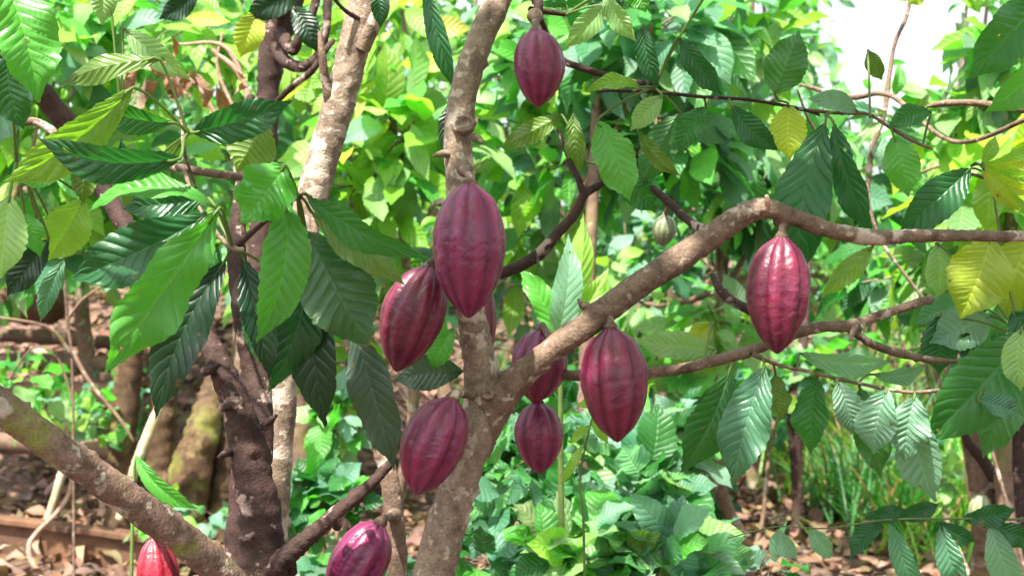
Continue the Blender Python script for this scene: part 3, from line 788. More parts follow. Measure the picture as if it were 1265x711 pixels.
# ------------------------------------------------------------------ other near trees
tree3 = empty('cacao_tree', (*at(330, 900, 2.1)[:2], 0), 'leaning lichen-spotted cacao tree left of the centre, rising behind the dark forked one', 'tree', G1)
tube('trunk', pxpath([(310, 1320, 2.1, 70), (330, 800, 2.1, 58), (336, 650, 2.1, 52), (346, 520, 2.1, 48), (357, 400, 2.1, 48), (372, 300, 2.1, 50), (392, 220, 2.1, 52), (412, 150, 2.1, 51), (430, 85, 2.1, 50),
                      (446, 20, 2.1, 49), (462, -50, 2.12, 48), (490, -180, 2.2, 42), (500, -420, 2.3, 28)]), M_BARK, tree3, step=0.006, nr=34, bark=0.06, knobs=60, seed=41)
tube('branch', pxpath([(415, 160, 2.1, 20), (404, 110, 2.08, 16), (398, 70, 2.06, 11), (395, 40, 2.06, 5)]), M_BARK_R, tree3, step=0.006, nr=12, bark=0.1, knobs=3, seed=42)
tube('branch', pxpath([(448, 60, 2.08, 26), (466, 20, 2.06, 22), (480, -15, 2.05, 20), (510, -70, 2.05, 16)]), M_BARK, tree3, step=0.006, nr=16, bark=0.08, knobs=4, seed=43)
tube('twig', pxpath([(445, 25, 2.08, 8), (425, 12, 2.05, 6), (410, -5, 2.03, 5)]), M_BARK_D, tree3, step=0.006, nr=8, bark=0.05, seed=44)

tree4 = empty('cacao_tree', (*at(495, 900, 1.95)[:2], 0), 'slim pale cacao stem just left of the central trunk', 'tree', G1)
tube('trunk', pxpath([(500, 1400, 1.95, 40), (496, 900, 1.95, 36), (492, 720, 1.95, 32), (487, 640, 1.95, 32), (478, 580, 1.95, 30), (464, 530, 1.95, 28), (452, 490, 1.95, 24), (438, 440, 1.95, 22), (420, 390, 1.97, 18),
                      (395, 330, 2.0, 14), (385, 250, 2.05, 9)]), M_BARK_R, tree4, step=0.005, nr=22, bark=0.10, knobs=40, seed=45)
tube('branch', pxpath([(470, 590, 1.95, 22), (480, 560, 1.97, 18), (474, 520, 2.0, 14), (462, 480, 2.04, 10)]), M_BARK_D, tree4, step=0.006, nr=12, bark=0.1, seed=46)

tree5 = empty('tree', (*at(332, 900, 2.7)[:2], 0), 'dark tree with twisted hanging stems at the top left of centre', 'tree')
tube('trunk', pxpath([(250, 1120, 2.7, 50), (300, 600, 2.7, 40), (322, 300, 2.7, 38), (330, 140, 2.7, 34), (334, 80, 2.7, 40), (345, 30, 2.7, 52), (360, -40, 2.7, 60), (370, -200, 2.75, 60)]), M_BARK_D, tree5, step=0.01, nr=22, bark=0.09, knobs=14, seed=47)
for k, pth in enumerate(([(342, 60, 2.68, 24), (355, 78, 2.62, 20), (378, 82, 2.6, 17), (396, 62, 2.6, 15), (404, 25, 2.6, 14), (404, -40, 2.62, 12)],
                         [(345, 40, 2.66, 22), (362, 62, 2.6, 18), (372, 40, 2.58, 14), (388, 10, 2.6, 14), (395, -40, 2.6, 14)],
                         [(338, 130, 2.7, 9), (360, 108, 2.62, 9), (385, 88, 2.58, 9), (402, 62, 2.58, 9), (412, 50, 2.6, 7)],
                         [(350, 10, 2.66, 26), (330, 0, 2.6, 22), (322, -40, 2.6, 18)])):
    tube('branch', pxpath(pth), M_BARK_D, tree5, step=0.008, nr=12, bark=0.09, knobs=6, seed=48 + k)

tree6 = empty('cacao_tree', (*at(1345, 900, 2.0)[:2], 0), 'cacao tree standing beyond the right edge, its thin branches and big leaves reaching in', 'tree', G1)
tube('trunk', pxpath([(1420, 1380, 2.0, 90), (1400, 800, 2.0, 74), (1390, 400, 2.0, 62), (1370, 135, 2.05, 50), (1380, -200, 2.1, 40)]), M_BARK, tree6, step=0.012, nr=24, bark=0.06, knobs=20, seed=55)
tube('branch', pxpath([(1372, 150, 2.05, 24), (1310, 140, 2.05, 13), (1255, 134, 2.05, 11), (1200, 127, 2.06, 9), (1165, 128, 2.07, 9), (1145, 132, 2.08, 5)]), M_BARK_R, tree6, step=0.006, nr=12, bark=0.09, knobs=8, seed=56)
tube('branch', pxpath([(1385, 330, 2.0, 24), (1330, 350, 1.9, 15), (1290, 385, 1.84, 10), (1262, 415, 1.8, 6)]), M_BARK_R, tree6, step=0.006, nr=12, bark=0.09, seed=57)
tube('branch', pxpath([(1375, 60, 2.08, 20), (1330, 20, 2.0, 14), (1290, -5, 1.95, 9)]), M_BARK_R, tree6, step=0.006, nr=12, bark=0.09, seed=58)
tube('branch', pxpath([(1380, 260, 2.0, 20), (1330, 240, 1.98, 13), (1270, 232, 1.95, 8), (1200, 215, 1.92, 5)]), M_BARK_R, tree6, step=0.006, nr=12, bark=0.09, seed=59)
tube('branch', pxpath([(1290, 138, 2.07, 8), (1180, 175, 2.3, 6), (1100, 118, 2.5, 7), (1050, 120, 2.6, 8), (990, 105, 2.7, 5)]), M_BARK_R, tree6, step=0.01, nr=10, bark=0.09, seed=159)

tree7 = empty('tree', (*at(1235, 900, 3.6)[:2], 0), 'stout forked tree at the lower right carrying a small green pod', 'tree')
tube('trunk', pxpath([(1240, 960, 3.6, 130), (1236, 760, 3.6, 100), (1232, 680, 3.6, 78), (1215, 610, 3.6, 42), (1205, 560, 3.62, 36), (1200, 480, 3.66, 30), (1208, 380, 3.7, 24), (1220, 250, 3.8, 14)]), M_BARK_BG, tree7, step=0.01, nr=24, bark=0.09, knobs=10, seed=61)
tube('branch', pxpath([(1240, 760, 3.57, 80), (1250, 660, 3.55, 62), (1252, 600, 3.55, 56), (1262, 540, 3.56, 52), (1280, 460, 3.6, 46), (1300, 330, 3.7, 30)]), M_BARK_D, tree7, step=0.01, nr=24, bark=0.09, knobs=10, seed=62)
tube('branch', pxpath([(1246, 620, 3.52, 26), (1228, 590, 3.5, 20), (1212, 565, 3.5, 18), (1195, 545, 3.5, 14), (1185, 510, 3.5, 10)]), M_BARK_D, tree7, step=0.01, nr=14, bark=0.09, seed=63)

tree8 = empty('dead_sapling', (*at(984, 655, 6.6)[:2], 0.0), 'thin dark broken sapling standing in the litter clearing', 'tree')
tube('trunk', pxpath([(982, 672, 6.6, 20), (985, 620, 6.6, 17), (983, 560, 6.6, 20), (986, 520, 6.6, 34), (984, 480, 6.6, 38), (990, 440, 6.6, 18), (996, 360, 6.7, 12), (1000, 280, 6.8, 8)]), M_BARK_D, tree8, step=0.02, nr=16, bark=0.12, knobs=10, seed=64)
tube('branch', pxpath([(984, 520, 6.6, 18), (968, 490, 6.55, 10), (955, 460, 6.5, 6)]), M_BARK_D, tree8, step=0.02, nr=10, bark=0.12, seed=65)

# ------------------------------------------------------------------ big near leaves
def hero(tree, hub, base, tipp, w, Y, tint, dt=0.0, roll=0.0, bend=0.08, fold=0.18, wave=0.07, pleat=0.0025, under=False,
         a=1.0, tip=0.55, nv=11, twist=0.0, tooth=0.0, b=0.8, asp=None):
    B = at(base[0], base[1], Y); T = at(tipp[0], tipp[1], Y + dt)
    ax = T - B; L = np.linalg.norm(ax); D = ax / L
    cam_dir = norm(np.array([0, 0, CAM_Z]) - (B + T) / 2)
    n0 = norm(cam_dir - (cam_dir @ D) * D)
    s0 = np.cross(D, n0)
    rr = R(roll)
    n = n0 * math.cos(rr) + s0 * math.sin(rr)
    if under: n = -n
    W = w * Y / F / max(0.45, abs(math.cos(rr))) * 0.84
    bend = bend * 1.5; fold = fold * 1.5; wave = wave * 1.25
    seed = int(abs(base[0] * 7 + base[1] * 13 + w)) % 9973
    r = np.random.default_rng(seed)
    nu, nvv = 57, 17
    sw = r.uniform(-.055, .055)
    V, uv = leaf_grid(B[None], D[None], n[None], np.array([L]), np.array([W]), nu=nu, nv=nvv, bend=bend * (-1 if under else 1), fold=fold, wave=wave * r.uniform(.7, 1.4),
                      pleat=pleat, nveins=nv, a=a, tip=tip, b=b, seed=seed, twist=twist + r.uniform(-.45, .45), tooth=tooth, nteeth=13, sway=sw)
    # a slightly ragged edge
    tt = np.abs(np.linspace(-1, 1, nvv)) ** 4
    S = np.cross(D, n)
    rag = np.array([noise.noise(Vector((i * 0.45, seed, 0))) + .6 * noise.noise(Vector((i * 1.3, seed, 5))) for i in range(nu)])
    rag2 = np.array([noise.noise(Vector((i * 0.45, seed, 9))) + .6 * noise.noise(Vector((i * 1.3, seed, 7))) for i in range(nu)])
    tv = np.linspace(-1, 1, nvv)
    rg = np.where(tv[None, :] > 0, rag[:, None], -rag2[:, None]) * tt[None, :] * W * 0.045
    V = V + (rg[None, ..., None]) * S
    c = np.array(TINT[tint]) * (1 + r.normal(0, .08))
    me = grid_mesh('leaf', V, nu, nvv, uv=uv, cols=np.broadcast_to(c, V.shape))
    lf = link('leaf', me, M_LEAF, tree)
    if hub is not None:
        S_ = np.cross(D, n)
        H = at(*hub)
        d = B - H
        m1 = H + d * .5 + np.array([0, 0, 0.05 * np.linalg.norm(d)])
        pet = tube_grid([(H, .0022), (m1, .0017), (B, .0020), (B + D * L * .10 + n * (4 * bend * L * .09 * (-1 if under else 1) - .001) + S_ * (4 * sw * L * .09), .0012)], step=0.008, nr=8)
        pm = grid_mesh('petiole', pet[None], pet.shape[0], 8, closed=True, cols=np.broadcast_to(np.array([0.16, 0.22, 0.05]), pet.shape), uv=np.zeros(pet.shape[:2] + (2,)) + .3)
        link('petiole', pm, M_GRASS, lf)
    return lf

HA = (287, 306, 1.42); HB = (368, 242, 1.34); HC = (232, 165, 1.53); HD = (150, 150, 1.6); HE = (20, 200, 1.6)
P = 0.0035
# whorl under hub A
hero(tree2, HA, (272, 256), (128, 462), 84, 1.36, 'bright', pleat=.0032, roll=-18, wave=.10, bend=.05, a=1.08, fold=.10)
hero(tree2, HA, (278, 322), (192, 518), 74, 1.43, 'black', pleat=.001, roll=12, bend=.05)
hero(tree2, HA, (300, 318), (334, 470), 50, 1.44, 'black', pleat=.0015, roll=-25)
hero(tree2, HA, (262, 262), (86, 345), 84, 1.45, 'dark', pleat=.0035, roll=8, a=1.15)
hero(tree2, HA, (268, 258), (108, 262), 34, 1.40, 'bright', roll=50, bend=.14, pleat=.002)
hero(tree2, HA, (258, 245), (150, 258), 48, 1.50, 'dark', roll=10, pleat=.003)
hero(tree2, HA, (270, 300), (215, 385), 50, 1.46, 'mid', roll=-10)
hero(tree2, HA, (330, 330), (338, 468), 60, 1.46, 'dark', roll=20, under=True)
# whorl at hub B
hero(tree2, HB, (352, 246), (316, 424), 74, 1.30, 'bright', roll=-15, wave=.13, bend=.09, pleat=.003, a=.95)
hero(tree2, HB, (352, 205), (298, 276), 84, 1.27, 'bright', roll=10, wave=.16, a=.8, tip=.3, pleat=.002)
hero(tree2, HB, (378, 240), (532, 320), 44, 1.36, 'mid', roll=38, bend=.10, pleat=.002, dt=-.03)
hero(tree2, HB, (385, 262), (500, 352), 52, 1.42, 'olive', roll=-20, under=True, bend=.08)
hero(tree2, HB, (378, 285), (455, 428), 110, 1.44, 'dark', roll=0, under=True, pleat=.001, a=1.05, tip=.3, fold=.1)
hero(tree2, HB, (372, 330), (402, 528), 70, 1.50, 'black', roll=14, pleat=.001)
hero(tree2, HB, (378, 320), (330, 486), 66, 1.47, 'dark', roll=-22, pleat=.002)
hero(tree2, (400, 380, 1.56), (436, 402), (488, 580), 66, 1.60, 'grey', roll=20, pleat=.001, fold=.08)
hero(tree1, (585, 452, 1.72), (572, 458), (486, 470), 52, 1.76, 'grey', roll=8, pleat=.001)
hero(tree1, (575, 440, 1.72), (560, 405), (534, 458), 36, 1.75, 'bright', roll=8, pleat=.001)
# upper left
hero(tree2, HC, (222, 196), (44, 168), 56, 1.38, 'dark', roll=-28, bend=.14, pleat=.003, a=.85)
hero(tree2, HC, (214, 152), (116, 128), 42, 1.46, 'mid', roll=-30, bend=.12)
hero(tree2, HC, (238, 164), (362, 124), 56, 1.42, 'dark', roll=14, bend=.08, pleat=.0025, a=.9)
hero(tree2, HC, (330, 152), (292, 212), 74, 1.55, 'olive', under=True, roll=8)
hero(tree2, HC, (198, 74), (74, 106), 36, 1.50, 'olive', under=True, roll=34, bend=.12)
hero(tree2, HC, (165, 108), (4, 226), 62, 1.42, 'lime', roll=-20, pleat=.0050, nv=10, bend=.10)
hero(tree2, HD, (92, 200), (22, 226), 46, 1.58, 'bright', roll=10)
hero(tree2, HD, (112, 186), (102, 252), 38, 1.60, 'olive', under=True, roll=5)
hero(tree2, HD, (152, 36), (236, 100), 38, 1.62, 'pale', roll=10, pleat=.003)
hero(tree2, HD, (132, -30), (126, 32), 38, 1.60, 'pale', roll=0)
hero(tree2, HE, (4, -30), (48, 128), 92, 1.46, 'bright', roll=-12, pleat=.0055, nv=11, bend=.08)
hero(tree2, HE, (30, 60), (-20, 190), 80, 1.62, 'teal', roll=12, pleat=.003)
hero(tree2, HE, (12, 240), (0, 345), 62, 1.56, 'pale', roll=0, pleat=.003)
hero(tree2, HE, (60, 295), (8, 366), 44, 1.66, 'black', roll=10)
hero(tree2, HE, (104, 244), (58, 322), 66, 1.72, 'lime', roll=-10, pleat=.003)
hero(tree2, HE, (30, 262), (50, 318), 34, 1.62, 'bright', roll=0)
hero(tree2, HE, (10, 70), (30, 160), 60, 1.55, 'mid', roll=20, pleat=.003)
hero(tree2, HE, (80, 320), (50, 398), 28, 1.9, 'teal', roll=0)
hero(tree2, HC, (165, 240), (150, 170), 22, 1.7, 'dark', roll=0)
hero(tree2, HC, (180, 255), (235, 320), 44, 1.62, 'bright', roll=15)
# tops
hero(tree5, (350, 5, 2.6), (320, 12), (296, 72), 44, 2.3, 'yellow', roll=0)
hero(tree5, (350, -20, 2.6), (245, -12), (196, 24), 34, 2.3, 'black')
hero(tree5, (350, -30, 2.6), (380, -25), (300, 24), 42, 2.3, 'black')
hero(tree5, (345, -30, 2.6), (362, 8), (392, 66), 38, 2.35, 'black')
hero(tree3, (480, -20, 2.0), (466, -18), (470, 36), 28, 1.98, 'dark')
hero(tree3, (500, -50, 2.05), (524, -20), (566, 118), 30, 1.98, 'dark', roll=30)
hero(tree3, (500, -50, 2.05), (568, 118), (545, 186), 24, 2.0, 'grey', roll=10)
# right of the central trunk
HF = (700, 18, 1.80); HG = (808, 108, 1.80); HH = (722, 200, 1.82)
hero(tree1, HF, (748, 6), (696, 60), 36, 1.78, 'pale', roll=-10, bend=.1)
hero(tree1, HF, (745, -8), (786, 52), 30, 1.78, 'pale', roll=16, bend=.1)
hero(tree1, HF, (700, 8), (650, -30), 40, 1.8, 'mid')
hero(tree1, HF, (780, -20), (798, 16), 34, 1.8, 'bright')
hero(tree1, HG, (794, 30), (815, 112), 30, 1.79, 'dark', roll=20)
hero(tree1, HG, (838, 46), (892, 118), 34, 1.78, 'dark', roll=24, twist=.5)
hero(tree1, HG, (868, 0), (845, -40), 34, 1.78, 'dark', roll=24)
hero(tree1, HG, (818, 118), (778, 162), 34, 1.78, 'pale', roll=6)
hero(tree1, HG, (792, 108), (722, 114), 22, 1.78, 'lime', roll=30, bend=.16)
hero(tree1, HG, (840, 140), (792, 232), 52, 1.86, 'mid', roll=6, under=True)
hero(tree1, HG, (738, 148), (778, 250), 62, 1.76, 'bright', roll=-16, under=True, pleat=.002)
hero(tree1, HH, (708, 140), (716, 218), 30, 1.82, 'olive', roll=10, pleat=.003)
hero(tree1, HG, (788, 160), (842, 218), 24, 1.8, 'olive', roll=20, under=True)
hero(tree1, HH, (694, 142), (618, 182), 34, 1.84, 'olive', roll=10, under=True)
hero(tree1, HH, (760, 215), (810, 262), 44, 1.88, 'mid', roll=0)
hero(tree1, (960, 122, 1.8), (957, 116), (988, 38), 62, 1.77, 'mid', roll=0, under=True, a=.85, pleat=.0015)
hero(tree1, (960, 124, 1.8), (974, 128), (976, 198), 54, 1.80, 'yellow', roll=0, tooth=.1)
hero(tree1, (900, 122, 1.8), (904, 130), (962, 186), 40, 1.79, 'dark', roll=10)
hero(tree1, (870, 120, 1.8), (872, 132), (838, 190), 40, 1.82, 'mid', roll=10)
hero(tree1, (1020, 141, 1.80), (1060, 138), (998, 122), 30, 1.76, 'silver', roll=30)
hero(tree1, (1020, 141, 1.80), (1020, 150), (985, 352), 80, 1.78, 'dark', roll=8, pleat=.0015, a=1.05, fold=.08)
hero(tree1, (1020, 141, 1.80), (1030, 152), (1082, 296), 46, 1.77, 'dark', roll=26, pleat=.002)
hero(tree1, (1100, 158, 1.78), (1104, 168), (1122, 244), 52, 1.77, 'bright', under=True, pleat=.001, a=.9)
hero(tree1, (1140, 180, 1.78), (1150, 138), (1096, 158), 34, 1.77, 'mid', roll=14)
hero(tree1, (1075, 145, 1.78), (1072, 62), (1090, 100), 26, 1.9, 'olive', roll=14)
hero(tree1, (1085, 292, 1.72), (1078, 304), (1014, 366), 34, 1.80, 'lime', roll=0, under=True, twist=.4)
# right edge tree
HR = (1262, 415, 1.8); HQ = (1225, 222, 1.93); HS = (1290, -5, 1.95)
hero(tree6, HQ, (1200, 208), (1106, 296), 58, 1.86, 'dark', roll=-14, pleat=.002)
hero(tree6, HS, (1290, -4), (1194, 100), 78, 1.85, 'mid', roll=-16, pleat=.004)
hero(tree6, HS, (1300, 60), (1215, 140), 50, 1.95, 'bright', roll=-30, pleat=.003)
hero(tree6, HR, (1225, 292), (1186, 394), 92, 1.84, 'yellow', roll=-10, pleat=.003)
hero(tree6, HR, (1275, 292), (1240, 392), 92, 1.86, 'yellow', roll=8, pleat=.003)
hero(tree6, HQ, (1228, 200), (1218, 290), 46, 1.98, 'lime', roll=8)
hero(tree6, HR, (1158, 300), (1158, 368), 48, 1.86, 'pale', roll=-20, pleat=.003)
hero(tree6, HR, (1196, 370), (1128, 400), 46, 1.92, 'teal', roll=10, pleat=.003)
hero(tree6, HR, (1225, 390), (1148, 424), 66, 1.88, 'silver', roll=10, pleat=.004, nv=12)
hero(tree6, HR, (1158, 390), (1160, 462), 54, 1.90, 'dark', roll=0)
hero(tree6, HR, (1270, 410), (1138, 550), 96, 1.74, 'mid', roll=-14, pleat=.0035, a=.95)
hero(tree6, HR, (1272, 470), (1214, 566), 58, 1.80, 'mid', roll=10, under=True)
hero(tree6, HR, (1208, 492), (1262, 512), 34, 1.70, 'teal', roll=-20)
hero(tree6, HR, (1262, 405), (1262, 484), 44, 1.68, 'pale', roll=20, pleat=.003)
hero(tree6, HR, (1250, 385), (1285, 430), 60, 1.78, 'dark', roll=0)
hero(tree6, HQ, (1240, 340), (1275, 400), 60, 1.9, 'bright', roll=0)
for k, (x, y, w) in enumerate(((1278, 176, 15), (1282, 196, 15), (1285, 215, 15), (1282, 236, 14), (1275, 258, 14), (1262, 262, 12), (1230, 168, 12))):
    hero(tree6, (1200, 205, 1.93), (1212, 204), (x, y), w + 8, 1.9 - .01 * k, 'yellow' if k % 2 else 'lime', roll=25, bend=.12, pleat=.001)
# ribbed leaves below the second branch
hero(tree1, (905, 448, 1.78), (902, 455), (840, 584), 66, 1.74, 'mid', roll=-22, pleat=.0040, nv=12, a=1.05)
hero(tree1, (942, 442, 1.78), (944, 452), (904, 600), 72, 1.70, 'teal', roll=10, pleat=.0048, nv=12, a=1.0)
hero(tree1, (1032, 466, 1.76), (1034, 470), (1052, 536), 44, 1.74, 'silver', roll=-14, pleat=.0035, nv=10)
hero(tree1, (1090, 478, 1.76), (1096, 480), (1080, 562), 60, 1.72, 'silver', roll=16, pleat=.0040, nv=11)
hero(tree1, (1130, 484, 1.76), (1130, 488), (1118, 570), 60, 1.72, 'silver', roll=-10, pleat=.0042, nv=11)
hero(tree1, (1130, 484, 1.76), (1132, 494), (1156, 620), 62, 1.75, 'silver', roll=12, pleat=.0045, nv=12)
hero(tree1, (1060, 473, 1.76), (1062, 478), (1088, 590), 54, 1.80, 'mid', roll=0, pleat=.002, under=True)
hero(tree1, (1010, 461, 1.76), (1010, 466), (1002, 560), 50, 1.82, 'mid', roll=20, pleat=.003)
hero(tree1, (985, 455, 1.77), (988, 436), (1102, 446), 34, 1.86, 'silver', roll=24, pleat=.003, bend=.1)
hero(tree1, (1060, 473, 1.77), (1078, 462), (1146, 448), 26, 1.84, 'silver', roll=30, bend=.14)
hero(tree1, (955, 449, 1.77), (958, 462), (966, 518), 34, 1.82, 'olive', roll=30, under=True)
hero(tree1, (880, 446, 1.80), (884, 432), (782, 420), 42, 1.86, 'pale', roll=14, bend=.08)
hero(tree1, (870, 448, 1.80), (872, 452), (828, 448), 28, 1.86, 'lime', roll=14, bend=.12)
hero(tree1, (870, 448, 1.80), (880, 398), (850, 428), 34, 1.9, 'yellow', roll=14)

# sapling against the opening
sap = empty('sapling', (*at(1330, 900, 3.1)[:2], 0), 'slim sapling with a whorl of long leaves against the bright opening', 'sapling')
tube('trunk', pxpath([(1330, 950, 3.1, 7), (1200, 480, 3.1, 5), (1085, 290, 3.1, 5), (1075, 200, 3.1, 8), (1092, 140, 3.1, 8), (1104, 60, 3.1, 6), (1120, 20, 3.1, 6), (1125, -10, 3.1, 4)]), M_BARK_R, sap, step=.02, nr=10, bark=.08, seed=150)
tube('branch', pxpath([(1066, 225, 3.1, 7), (1030, 190, 3.0, 5), (1000, 150, 2.95, 4), (985, 110, 2.9, 3)]), M_BARK_R, sap, step=.02, nr=8, bark=.08, seed=151)
tube('branch', pxpath([(1078, 190, 3.1, 6), (1120, 215, 3.05, 5), (1160, 205, 3.0, 4)]), M_BARK_R, sap, step=.02, nr=8, bark=.08, seed=152)
for b_, t_, w_, c_ in (((1092, 145), (1030, 128), 16, 'teal'), ((1092, 148), (1150, 175), 20, 'teal'), ((1094, 140), (1128, 160), 18, 'pale'), ((1090, 150), (1058, 180), 18, 'pale'),
                       ((1096, 140), (1045, 150), 14, 'olive'), ((1100, 130), (1160, 150), 18, 'teal'), ((1104, 120), (1110, 78), 20, 'bright'), ((1122, 4), (1140, -12), 24, 'yellow'),
                       ((1120, 2), (1104, -14), 20, 'yellow'), ((1098, 150), (1150, 110), 16, 'olive'), ((1095, 165), (1095, 215), 20, 'silver'), ((1130, 205), (1140, 245), 22, 'bright')):
    hero(sap, None, b_, t_, w_, 3.06, c_, roll=25, bend=.15, pleat=.002)

# lone plants with single leaves
blade = empty('strap_leaf_plant', (*at(695, 900, 2.5)[:2], 0), 'pale strap-leaved plant standing upright right of the biggest pod', 'plant')
tube('stem', [(at(700, 1180, 2.5), .008), (at(694, 700, 2.5), .007), (at(692, 420, 2.45), .004)], M_STEM, blade, step=.03, nr=8)
hero(blade, None, (686, 425), (702, 288), 44, 2.42, 'silver', roll=8, pleat=.001, nv=1, a=.8)
hero(blade, None, (692, 428), (752, 330), 34, 2.45, 'lime', roll=10, pleat=.002)
hero(blade, None, (694, 420), (720, 262), 40, 2.5, 'lime', roll=20, pleat=.002, under=True)
hero(blade, None, (690, 425), (640, 330), 38, 2.5, 'bright', roll=20, pleat=.002)

sprig = empty('lime_vine', (*at(735, 900, 2.0)[:2], 0), 'thin lime-green vine hanging between the two lower right pods', 'vine')
tube('stem', [(at(726, 1400, 2.0), .003), (at(722, 700, 2.0), .0022), (at(716, 600, 2.0), .0018), (at(728, 530, 2.0), .0016), (at(742, 480, 2.0), .001)], M_STEM, sprig, step=.02, nr=8)
for b_, t_ in (((722, 545), (692, 600)), ((730, 525), (705, 548)), ((730, 520), (752, 548)), ((738, 500), (712, 500)), ((740, 492), (764, 470))):
    hero(sprig, None, b_, t_, 14, 2.0, 'lime', roll=10, pleat=0)

vine = empty('ground_vine', (*at(1400, 900, 1.95)[:2], 0), 'thin straight vine with hanging oval leaves along the lower right edge', 'vine')
tube('stem', pxpath([(1420, 1450, 1.95, 8), (1400, 700, 1.95, 5), (1330, 645, 1.93, 4), (1240, 641, 1.93, 3.5), (1160, 640, 1.92, 3.5), (1090, 642, 1.92, 3), (1020, 652, 1.92, 2.5), (960, 650, 1.93, 2), (900, 664, 1.95, 2)]), M_STEM, vine, step=.01, nr=8)
for b_, t_, w_, c_ in (((1100, 646), (1136, 735), 34, 'teal'), ((1162, 646), (1190, 740), 38, 'teal'), ((1224, 646), (1262, 745), 46, 'silver'), ((1000, 650), (1026, 690), 28, 'silver'),
                       ((960, 652), (985, 690), 26, 'silver'), ((1068, 640), (1120, 628), 26, 'dark'), ((1110, 640), (1160, 622), 28, 'dark'), ((1188, 640), (1255, 628), 34, 'dark'),
                       ((1090, 642), (1050, 690), 30, 'dark'), ((1160, 644), (1205, 668), 30, 'dark'), ((1225, 644), (1285, 668), 34, 'dark')):
    hero(vine, None, b_, t_, w_, 1.93, c_, roll=12, pleat=.001)

weed = empty('weed', (*at(175, 900, 2.6)[:2], 0), 'small bright green weed leaning over the mossy limb', 'plant')
tube('stem', pxpath([(150, 1130, 2.6, 8), (160, 800, 2.6, 6), (165, 600, 2.6, 5), (168, 562, 2.6, 3)]), M_STEM, weed, step=.02, nr=8)
hero(weed, None, (168, 562), (246, 628), 26, 2.55, 'bright', roll=30, bend=.1)
hero(weed, None, (168, 562), (215, 640), 22, 2.6, 'mid', roll=10)

# unseen crowns added to the near trees above the picture, to shade the pods
def shade_crown(tree, boxes, seed):
    r = np.random.default_rng(seed)
    Ps = []
    for (x0, x1, y0, y1, z0, z1, n) in boxes:
        Ps.append(np.stack([r.uniform(x0, x1, n), r.uniform(y0, y1, n), r.uniform(z0, z1, n)], -1))
    B = np.concatenate(Ps)
    keep = B[:, 2] > CAM_Z + 0.2 + 0.30 * B[:, 1] + .12
    B = B[keep]
    n = len(B)
    D = norm(r.normal(0, .6, (n, 3)) + np.array([0, 0, -.3]))
    Nn = norm(np.array([0, 0, 1.0]) + r.normal(0, .35, (n, 3)))
    L = r.uniform(.16, .3, n)
    pal = np.array([TINT['mid'], TINT['dark'], TINT['bright']])
    mass('crown', B, D, Nn, L, L * .42, jitter_tint(pal[r.integers(0, 3, n)], r), M_BG, tree, bend=.1, fold=.2, wave=.06, seed=seed)
shade_crown(tree1, [(-.4, 1.9, -.6, 1.5, 2.0, 3.1, 640)], 301)
shade_crown(tree2, [(-1.35, -.1, -.6, 1.5, 2.0, 3.1, 150)], 302)

